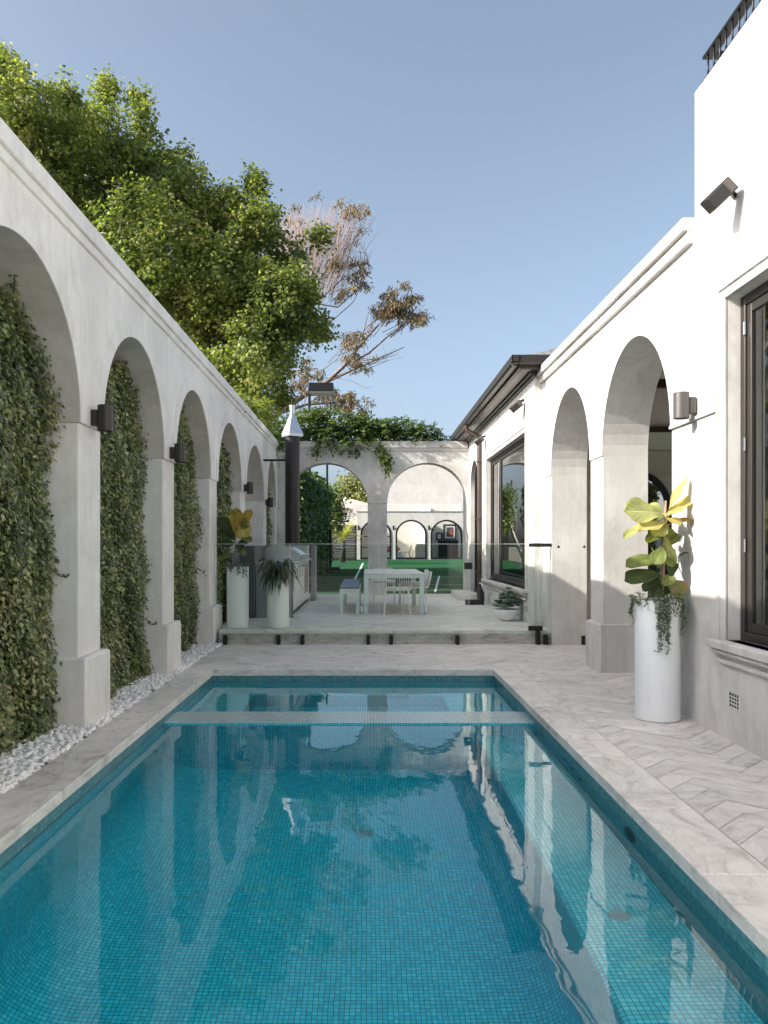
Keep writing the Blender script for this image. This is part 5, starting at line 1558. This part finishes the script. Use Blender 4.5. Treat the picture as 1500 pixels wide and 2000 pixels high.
# fine bare twigs fanning upward
for _ in range(850):
    bx_, by_ = rng.uniform(545,668), rng.uniform(455,600)
    ln = rng.uniform(35, 110)
    sl = (bx_-590)/120 + rng.normal(0,.25)
    yy = rng.uniform(-1.4,1.4)
    tx, ty_ = bx_+sl*ln*.7, max(by_-ln, 384+abs(bx_-610)*.10+rng.uniform(0,26))
    limb(tw, [g(bx_,by_,yy), g((bx_+tx)/2+rng.normal(0,4),(by_+ty_)/2+rng.normal(0,3),yy), g(tx,ty_,yy)], .010, .003, 3)
for (x0,y0,x1,y1) in ((742,632,790,575),(720,650,745,600),(760,655,815,610),(800,628,832,622),(660,700,690,660),(690,722,770,690),(655,500,700,420),(690,470,715,420),(716,525,714,470),(705,560,700,500),(570,725,600,735),(560,790,590,830),(540,800,520,860),(600,745,560,830)):
    for _ in range(9):
        limb(tw, [g(x0+rng.normal(0,8),y0+rng.normal(0,8),rng.normal(0,.3)), g((x0+x1)/2+rng.normal(0,9),(y0+y1)/2+rng.normal(0,7),rng.normal(0,.4)), g(x1+rng.normal(0,14),y1+rng.normal(0,10),rng.normal(0,.6))], .018, .005, 4)
P, D, Nn = [], [], []
for (x, y, rx, ry, n) in ((785,590,40,24,1300),(765,612,34,16,700),(812,625,20,18,560),(748,608,14,10,200),(690,665,18,22,420),(695,700,20,16,420),(700,722,14,10,160),(680,410,24,14,300),(705,414,16,9,260),(690,522,26,22,560),(655,515,18,14,260),(672,560,16,12,180),(668,575,10,14,160),(600,735,30,20,520),(565,745,20,16,300),(660,785,40,20,900),(700,800,20,22,420),(640,770,26,14,300),(640,440,60,40,320),(580,440,20,30,160),(710,560,12,10,80),(640,655,14,12,160),(540,775,30,20,360),(520,740,20,20,200)):
    ns = max(3, n//38); k = 0
    root = np.array([x-rx*.5, y+ry*1.1, 0])
    for _ in range(ns):
        c3 = np.array([x+rng.normal(0,.62)*rx, y+rng.normal(0,.55)*ry - .3*ry, rng.normal(0,.7)])
        limb(tw, [g(*root), g((root[0]+c3[0])/2+rng.normal(0,3), (root[1]+c3[1])/2+rng.normal(0,3), c3[2]*.5), g(*c3)], .013, .004, 3)
        q_ = int(38*rng.uniform(.35,1.6))
        for _k in range(q_):
            P.append(at(c3[0]+rng.normal(0,5.2), c3[1]+rng.normal(0,3.8)+abs(rng.normal(0,2)), GY+c3[2]+rng.normal(0,.12)))
        k += q_
    D.append(np.stack([rng.normal(0,.5,k), rng.normal(0,.5,k), rng.normal(-.75,.45,k)],1)); Nn.append(rng.normal(0,.7,(k,3)) + np.array([-.3,-.3,.4]))
wd.build('trunk', M['limb'], gm, True); tw.build('twigs', M['twig'], gm)
leaf_mesh('crown', np.array(P), np.concatenate(D), np.concatenate(Nn), rng.uniform(.12,.24,len(P)), LEAF_LONG, M['gum_leaf'], gm)

def leafy_tree(name, label, base, blobs, n, size, mat, trunk_r=.2, barkm='bark'):
    t = thing(name, label, 'tree', base)
    m_ = MB(); c0 = blobs[0][0]
    limb(m_, [base, ((base[0]+c0[0])/2+.1, base[1], base[2]+(c0[2]-base[2])*.5), tuple(c0)], trunk_r, trunk_r*.4, 8)
    for c, r_ in blobs[1:]: limb(m_, wander(((base[0]+c0[0])/2, base[1], base[2]+(c0[2]-base[2])*.6), c, 4, .05), trunk_r*.4, trunk_r*.12, 6)
    m_.build('trunk', M[barkm], t, True)
    P, D, Nn = [], [], []
    tot = sum(b_[1][0]*b_[1][2] for b_ in blobs)
    for c, r_ in blobs:
        ncl = int(n/14*r_[0]*r_[2]/tot)+3
        for _ in range(ncl):
            d = runit(1)[0]; cc = np.array(c)+d*np.array(r_)*rng.random()**.4
            q = cc+rng.normal(0,1,(14,3))*size*1.5
            dd = rng.normal(0,.7,(14,3))+d*.3; dd[:,2] -= .4
            P.append(q); D.append(dd); Nn.append(rng.normal(0,.5,(14,3))+np.array([0,-.1,.7])+d*.5)
    leaf_mesh('crown', np.concatenate(P), np.concatenate(D), np.concatenate(Nn), rng.uniform(.7,1.3,sum(len(p) for p in P))*size, LEAF_FOLD, M[mat], t)
    return t
def B2(px, py, r_, Y, ry=1.0): 
    k = Y/F; return (A(px,py,Y), (r_*k, r_*k*ry, r_*k))
leafy_tree('garden_tree', 'pale yellow-green tree beyond the tiled roof, seen through the arch', (-1.4, 72, 0), [B2(698,962,32,72), B2(682,945,18,72), B2(722,965,30,72), B2(668,975,16,72), B2(705,985,26,72)], 5200, .26, 'pale_tree', .3)
leafy_tree('garden_tree', 'dark green shrubby tree between the hedge and the tiled roof', (-3.0, 40, .3), [B2(645,990,20,40), B2(650,1020,17,40), B2(640,965,14,40), B2(660,1005,12,40)], 2600, .13, 'vine', .12)

# tree fern
t = thing('tree_fern', 'yellow-green tree fern against the black fence', 'fern', (-1.43, 43, turf_z(43)))
c0 = at(669, 1050, 43)
m_ = MB(); limb(m_, [(c0.x,43,turf_z(43)),(c0.x+.04,43,c0.z-.5),(c0.x,43,c0.z)], .16, .12, 8); m_.build('trunk', M['ivy_core'], t, True)
m_ = MB()
for k in range(26):
    a = k*2.4+rng.normal(0,.2); L = rng.uniform(1.2,1.75); up = rng.uniform(.25,1.15)
    d = Vector((math.cos(a), math.sin(a)*.9, 0)); sd = Vector((-d.y,d.x,0)); rv = .02+.96*rng.random()
    spine = [Vector(c0)+d*(L*math.cos(up*.9)*f)+Vector((0,0,L*math.sin(up)*f*1.05-.55*L*f*f*(1.1-up*.5))) for f in np.linspace(0,1,13)]
    for i in range(12):
        w_ = .26*math.sin(math.pi*min(.97,(i+1.2)/13))**.7
        p, q_ = spine[i], spine[i+1]
        for s_ in (-1,1):
            for h_ in (0,.5):
                p0 = p.lerp(q_,h_); p1 = p.lerp(q_,h_+.34)
                tipp = p0.lerp(p1,.5)+sd*s_*w_+(q_-p)*.5+Vector((0,0,-.05))
                m_.face([p0,p1,tipp], None, rv)
m_.build('fronds', M['fern'], t)

# ------------------------------------------------------------------ far pavilion
FB = 48.0
def fx(px): return (px-CX)*FB/F
def fz(py): return EYE+(CY-py)*FB/F
fb = thing('pavilion', 'white flat-roofed pavilion with black arched windows beyond the turf', 'building', (3, FB, .5))
zb, zt = fz(1093), fz(1000)
FA = [(703.7,764.3),(772.5,833.6),(840.9,903),(911,973)]
zs = fz(1015)-.94
m_ = MB(); N = 20
ed = [fx(697)] + [fx(v) for a in FA for v in a] + [fx(1010)]
for i in range(0, len(ed), 2): m_.face([(ed[i],FB,zb-.6),(ed[i+1],FB,zb-.6),(ed[i+1],FB,zt),(ed[i],FB,zt)])
for a in FA:
    xa, xb = fx(a[0]), fx(a[1]); xm, hw = (xa+xb)/2, (xb-xa)/2
    pts = [(xm-hw*math.cos(math.pi*k/N), zs+.94*math.sin(math.pi*k/N)) for k in range(N+1)]
    for p, q_ in zip(pts[:-1], pts[1:]):
        m_.face([(p[0],FB,p[1]),(q_[0],FB,q_[1]),(q_[0],FB,zt),(p[0],FB,zt)]); m_.face([(p[0],FB,p[1]),(p[0],FB+.25,p[1]),(q_[0],FB+.25,q_[1]),(q_[0],FB,q_[1])])
    m_.face([(xa,FB,zb-.6),(xb,FB,zb-.6),(xb,FB,zb+.03),(xa,FB,zb+.03)])
    for x in (xa,xb): m_.face([(x,FB,zb),(x,FB+.25,zb),(x,FB+.25,zs),(x,FB,zs)])
m_.face([(fx(697),FB,zb-.6),(fx(697),FB,zt),(fx(697),FB+5,zt),(fx(697),FB+5,zb-.6)])
m_.face([(fx(697),FB,zt),(fx(1010),FB,zt),(fx(1010),FB+2.0,zt),(fx(697),FB+2.0,zt)]); m_.face([(fx(697),FB+4.3,zt),(fx(1010),FB+4.3,zt),(fx(1010),FB+6,zt),(fx(697),FB+6,zt)])  # roof left open in the middle: invented gap that lets sun into the rooms
m_.box(fx(690), fx(1010), FB+1.4, FB+1.6, zt, EYE+(CY-984.5)*(FB+1.4)/F, .01)
m_.build('wall', M['render_far'], fb)
m_ = MB(); m_.box(fx(697)-.03, fx(1010), FB-.03, FB+.05, zt+.002, zt+.05); m_.build('roof_edge', M['greypost'], fb)
m_ = MB(); m_.box(fx(697)-.05, fx(1010), FB-.5, FB+.02, zb-.5, zb-.03); m_.build('plinth_step', M['worktop'], fb)
m_ = MB(); m_.box(fx(697)+.02, fx(1010), FB+4.5, FB+4.6, zb-.1, zt-.02); m_.box(fx(697)+.02, fx(1010), FB+.3, FB+4.5, zb-.1, zb); m_.box(fx(697)+.02, fx(1010), FB+.3, FB+2.0, zt-.25, zt-.2); m_.box(fx(836),fx(838),FB+.26,FB+4.5,zb,zt-.2); m_.build('interior', M['cream'], fb)
for k, a in enumerate(FA):
    xa, xb = fx(a[0]), fx(a[1]); xm, hw = (xa+xb)/2, (xb-xa)/2
    m_ = MB(); fw = .10
    for q_ in range(N):
        A0, A1 = math.pi*q_/N, math.pi*(q_+1)/N
        Pp = lambda A_, r_: (xm-(hw-r_)*math.cos(A_), FB-.03, zs+(.94-r_)*math.sin(A_))
        m_.prism([Pp(A0,0),Pp(A1,0),Pp(A1,fw),Pp(A0,fw)], (0,.14,0))
    m_.box(xa,xa+fw,FB-.03,FB+.11,zb+.03,zs); m_.box(xb-fw,xb,FB-.03,FB+.11,zb+.03,zs); m_.box(xa+fw,xb-fw,FB-.025,FB+.1,zb+.03,zb+.03+fw)
    if k == 0:
        for z in (zs-.1, zs-.75): m_.box(xa+fw,xb-fw,FB-.02,FB+.04,z,z+.05)
    wq = m_.build('window', M['black'], fb)
    m_ = MB(); m_.face([(xm-(hw-.05)*math.cos(math.pi*q_/N), FB+.04, zs+(.89)*math.sin(math.pi*q_/N)) for q_ in range(N+1)]+[(xb-.05,FB+.04,zb+.08),(xa+.05,FB+.04,zb+.08)]); m_.build('pane', M['pane_far'], wq)
for px, lab in ((700.5,'small black wall lamp at the fern end of the white pavilion'),(768.5,'small black wall lamp of the pavilion right beside the big concrete pier'),(837.7,'small black wall lamp between the two clear pavilion windows'),(907,'small black wall lamp of the pavilion nearest the house wing')):
    tt = thing('outdoor_lamp', lab, 'wall lamp', (fx(px), FB, fz(1031)), 'small lamps on the pavilion')
    m_ = MB(); m_.lathe([(.05,-.14),(.06,-.14),(.06,.14),(0,.14)], (fx(px), FB-.12, fz(1031)), 14); m_.build('lamp_body', M['black'], tt, 'auto')
    m_ = MB(); m_.box(fx(px)-.025, fx(px)+.025, FB-.07, FB, fz(1031)-.05, fz(1031)+.05, .004); m_.build('bracket', M['black'], tt)
# things inside the pavilion rooms
def fin(px, dy): return (px-CX)*(FB+dy)/F
def fiz(py, dy): return EYE+(CY-py)*(FB+dy)/F
def room_box(name, label, cat, px0, px1, py0, py1, d0, d1, mat, ch=.02):
    m_ = MB(); m_.box(fin(px0,d0), fin(px1,d0), FB+d0, FB+d1, fiz(py1,d0), fiz(py0,d0), ch); return tag(m_.build(name, mat), label, cat)
cb = thing('cabinet', 'white cabinet inside the pavilion behind the chair window', 'cabinet', (fin(820,2),FB+2,zb))
m_ = MB(); m_.box(fin(812,2),fin(832,2),FB+2,FB+2.7,zb,fiz(1066,2),.01); m_.build('carcass', M['white_pot'], cb)
for k in range(3):
    z0 = zb+.06+k*.30; m_ = MB(); m_.box(fin(813,2),fin(831,2),FB+1.98,FB+2.0,z0,z0+.27,.005); dwr = m_.build('drawer', M['white_wood'], cb)
dk = M['blackpl']
ds = thing('dresser', 'dark studded dresser inside the pavilion below the framed picture', 'dresser', (fin(877,3.6),FB+3.6,zb))
m_ = MB(); m_.box(fin(857,3.6),fin(895,3.6),FB+3.6,FB+4.1,zb,fiz(1056,3.6),.01); m_.build('body', dk, ds)
m_ = MB(); m_.box(fin(855,3.6),fin(897,3.6),FB+3.55,FB+4.1,fiz(1056,3.6)+.002,fiz(1056,3.6)+.04,.005); m_.build('top', M['greypost'], ds)
for px in (874, 883):
    for k in range(7):
        m_ = MB(); z0 = fiz(1060,3.6)-k*.155; x = fin(px,3.6); m_.tube([(x,FB+3.6,z0),(x,FB+3.56,z0)], .035, 8); m_.build('knob', M['steel'], ds)
for (p0,p1,q0,q1,lab,mt) in ((866,891,1024,1054,'large dark framed abstract picture with a red centre inside the pavilion','red'),(852,864,1040,1055,'small black framed print inside the pavilion','pale')):
    pf = thing('picture', lab, 'picture', (fin(p0,4.4),FB+4.4,fiz(q1,4.4)))
    x0,x1,z0,z1 = fin(p0,4.4),fin(p1,4.4),fiz(q1,4.4),fiz(q0,4.4)
    m_ = MB(); 
    m_.box(x0,x1,FB+4.40,FB+4.44,z0,z0+.08); m_.box(x0,x1,FB+4.40,FB+4.44,z1-.08,z1); m_.box(x0,x0+.08,FB+4.40,FB+4.44,z0+.08,z1-.08); m_.box(x1-.08,x1,FB+4.40,FB+4.44,z0+.08,z1-.08); m_.build('frame', dk, pf)
    m_ = MB(); m_.box(x0+.08,x1-.08,FB+4.42,FB+4.45,z0+.08,z1-.08); m_.build('canvas', M['cushion_pale'], pf)
    if mt == 'red':
        m_ = MB(); m_.box(x0+.2,x1-.2,FB+4.41,FB+4.42,z0+.2,z1-.2); m_.build('panel', M['greywall'], pf)
        m_ = MB(); m_.prism([(x0+.35,FB+4.405,z0+.25),(x1-.22,FB+4.405,z0+.3),(x1-.25,FB+4.405,z1-.35),(x0+.5,FB+4.405,z1-.25)], (0,.004,0)); m_.build('brush_mark', simple('red_paint', (.45,.09,.06), .6), pf)
ac = thing('shell_chair', 'white chair inside the pavilion beside the pink bed', 'chair', (fin(795,1.6),FB+1.6,zb))
cxx = fin(795,1.6)
m_ = MB(); m_.box(cxx-.22,cxx+.2,FB+1.5,FB+1.95,zb+.42,zb+.46,.015); m_.build('seat', M['white_wire'], ac)
m_ = MB(); m_.prism([(cxx+.12,FB+1.5,zb+.46),(cxx+.17,FB+1.5,zb+.45),(cxx+.33,FB+1.5,zb+.85),(cxx+.28,FB+1.5,zb+.87)], (0,.45,0)); m_.build('backrest', M['white_wire'], ac)
for sx in (-1,1):
    for y in (FB+1.52, FB+1.92): 
        m_ = MB(); m_.tube([(cxx+sx*.1,y,zb+.42),(cxx+sx*.24,y,zb)], .02, 6); m_.build('leg', M['white_wire'], ac)
bd = thing('bed', 'bed with pink throw inside the pavilion', 'bed', (fin(778,1.2),FB+1.2,zb))
m_ = MB(); m_.box(fin(770,1.2)-1.2,fin(786,1.2),FB+.6,FB+2.4,zb,zb+.45,.05); m_.build('mattress', M['cushion_pale'], bd)
m_ = MB(); m_.box(fin(770,1.2)-1.2,fin(781,1.2),FB+.55,FB+2.0,zb+.452,zb+.80,.15); m_.build('throw', simple('pink_fabric', (.55,.25,.22), .9), bd)
# roof furniture
m_ = MB(); x0, x1 = fx(828), fx(851)
m_.prism([(fx(828),FB+.7,zt+.3),(fx(830),FB+.7,zt),(fx(842),FB+.7,zt),(fx(844),FB+.7,zt+.3)], (0,.7,0)); tag(m_.build('roof_vent', M['white_pot']), 'tapered white box on the pavilion roof', 'roof vent')
m_ = MB(); m_.box(fx(901),fx(905),FB+.8,FB+1.2,zt,zt+.55,.01); m_.box(fx(894),fx(901),FB+.8,FB+1.2,zt,zt+.13,.01); tag(m_.build('roof_upstand', M['render_far']), 'slim white upstand on the pavilion roof', 'upstand')
m_ = MB(); m_.box(.72, 9, 55, 63, 0, 7.6); m_.box(.68, 9, 54.94, 63.05, 7.45, 7.55); tag(m_.build('tall_building', M['render_far']), 'tall blank white building rising behind the pavilion', 'building')
# tiled-roof house
th_ = thing('distant_house', 'house with pinkish tiled roof seen through the first arch', 'house', (-1.6,62,.3))
k_ = 62/F; HXa, HXb = (640-CX)*k_, (716-CX)*k_
ze, zr = EYE+(CY-992)*k_, EYE+(CY-969)*k_
m_ = MB(); m_.box(HXa+.2,HXb+1.5,62.3,70,0,ze); m_.build('wall', M['render_far'], th_)
m_ = MB(); xm = (683-CX)*k_
m_.face([(HXa-.2,62,ze-.05),(HXb+1.7,62,ze-.05),(xm,65.5,zr)]); m_.face([(HXb+1.7,62,ze-.05),(HXb+1.7,70,ze-.05),(xm,67,zr),(xm,65.5,zr)]); m_.face([(HXa-.2,70,ze-.05),(HXa-.2,62,ze-.05),(xm,65.5,zr),(xm,67,zr)])
m_.build('roof', M['roof_tile'], th_)
m_ = MB(); m_.box((671-CX)*k_,(676-CX)*k_,61,61.3,.3,EYE+(CY-973)*k_,.01); m_.build('vent_pipe', M['white_wood'], th_)
# black fence behind the fern
bf = thing('fence', 'black slatted fence behind the tree fern', 'fence', (-1.6,46,turf_z(46)))
m_ = MB()
for k in range(22):
    z = turf_z(46)+.02+k*.092; m_.box((612-CX)*46/F,(697-CX)*46/F,46,46.03,z,z+.084)
m_.build('slats', M['fence_black'], bf)
for px in (622,648,672,694):
    x = (px-CX)*46/F; m_ = MB(); m_.box(x-.04,x+.04,46.03,46.1,turf_z(46),turf_z(46)+2.06); m_.build('post', M['fence_black'], bf)
# wheeled pole stand on the court
hp = thing('pole_stand', 'tall black pole on a wheeled black base at the turf edge', 'pole', (-1.85,31,turf_z(31)))
k_ = 31/F; zg = turf_z(31)
m_ = MB(); m_.box((630-CX)*k_,(664-CX)*k_,30.6,31.4,zg+.10,zg+.22,.02); m_.build('base', M['black'], hp)
m_ = MB(); m_.box((637-CX)*k_,(641-CX)*k_,30.95,31.05,zg+.2,EYE+(CY-905)*k_,.006); m_.build('pole', M['black'], hp)
m_ = MB(); m_.box((633-CX)*k_,(636-CX)*k_,30.9,31.1,zg+.2,EYE+(CY-1030)*k_,.006); m_.box((643-CX)*k_,(648-CX)*k_,30.9,31.1,zg+.2,EYE+(CY-1035)*k_,.006); m_.build('mast', M['black'], hp)
for px in (633, 663):
    m_ = MB(); x = (px-CX)*k_; m_.tube([(x-.03,30.7,zg+.055),(x+.03,30.7,zg+.055)], .055, 12); m_.build('wheel', M['blackpl'], hp, 'auto')
m_ = MB(); m_.tube([((649+k*5.8-CX)*k_, 30.9, EYE+(CY-(1066+7*math.sin(math.pi*k/5)))*k_) for k in range(6)], .03, 6); m_.tube([((666-CX)*k_,30.9,EYE+(CY-1072)*k_),((666.5-CX)*k_,30.9,EYE+(CY-1092)*k_)], .02, 6); m_.tube([((651-CX)*k_,30.8,zg+.2),((664-CX)*k_,30.8,zg+.24),((680-CX)*k_,30.7,zg+.42)], .02, 6); m_.build('pale_rail', M['white_wire'], hp, True)
# flood light on its pole behind the wall
k_ = 22/F
fd = thing('flood_light', 'black rectangular flood light on a pole above the wisteria', 'flood light', ((604-CX)*k_,22,0))
m_ = MB(); m_.box((602-CX)*k_,(607-CX)*k_,21.95,22.05,0,EYE+(CY-757)*k_,.004); m_.build('pole', M['black'], fd)
x0, x1 = (605-CX)*k_, (652-CX)*k_; z0, z1 = EYE+(CY-772)*k_, EYE+(CY-753)*k_
m_ = MB(); m_.prism([(x0,21.6,z0+.03),(x0,21.6,z1),(x0,22.2,z1-.02),(x0,22.2,z0+.03)], (x1-x0,0,0)); m_.build('lamp_head', M['black'], fd)
m_ = MB(); m_.box(x0+.01,x1-.01,21.62,22.18,z0+.012,z0+.029); m_.build('lens', M['cabinet'], fd)
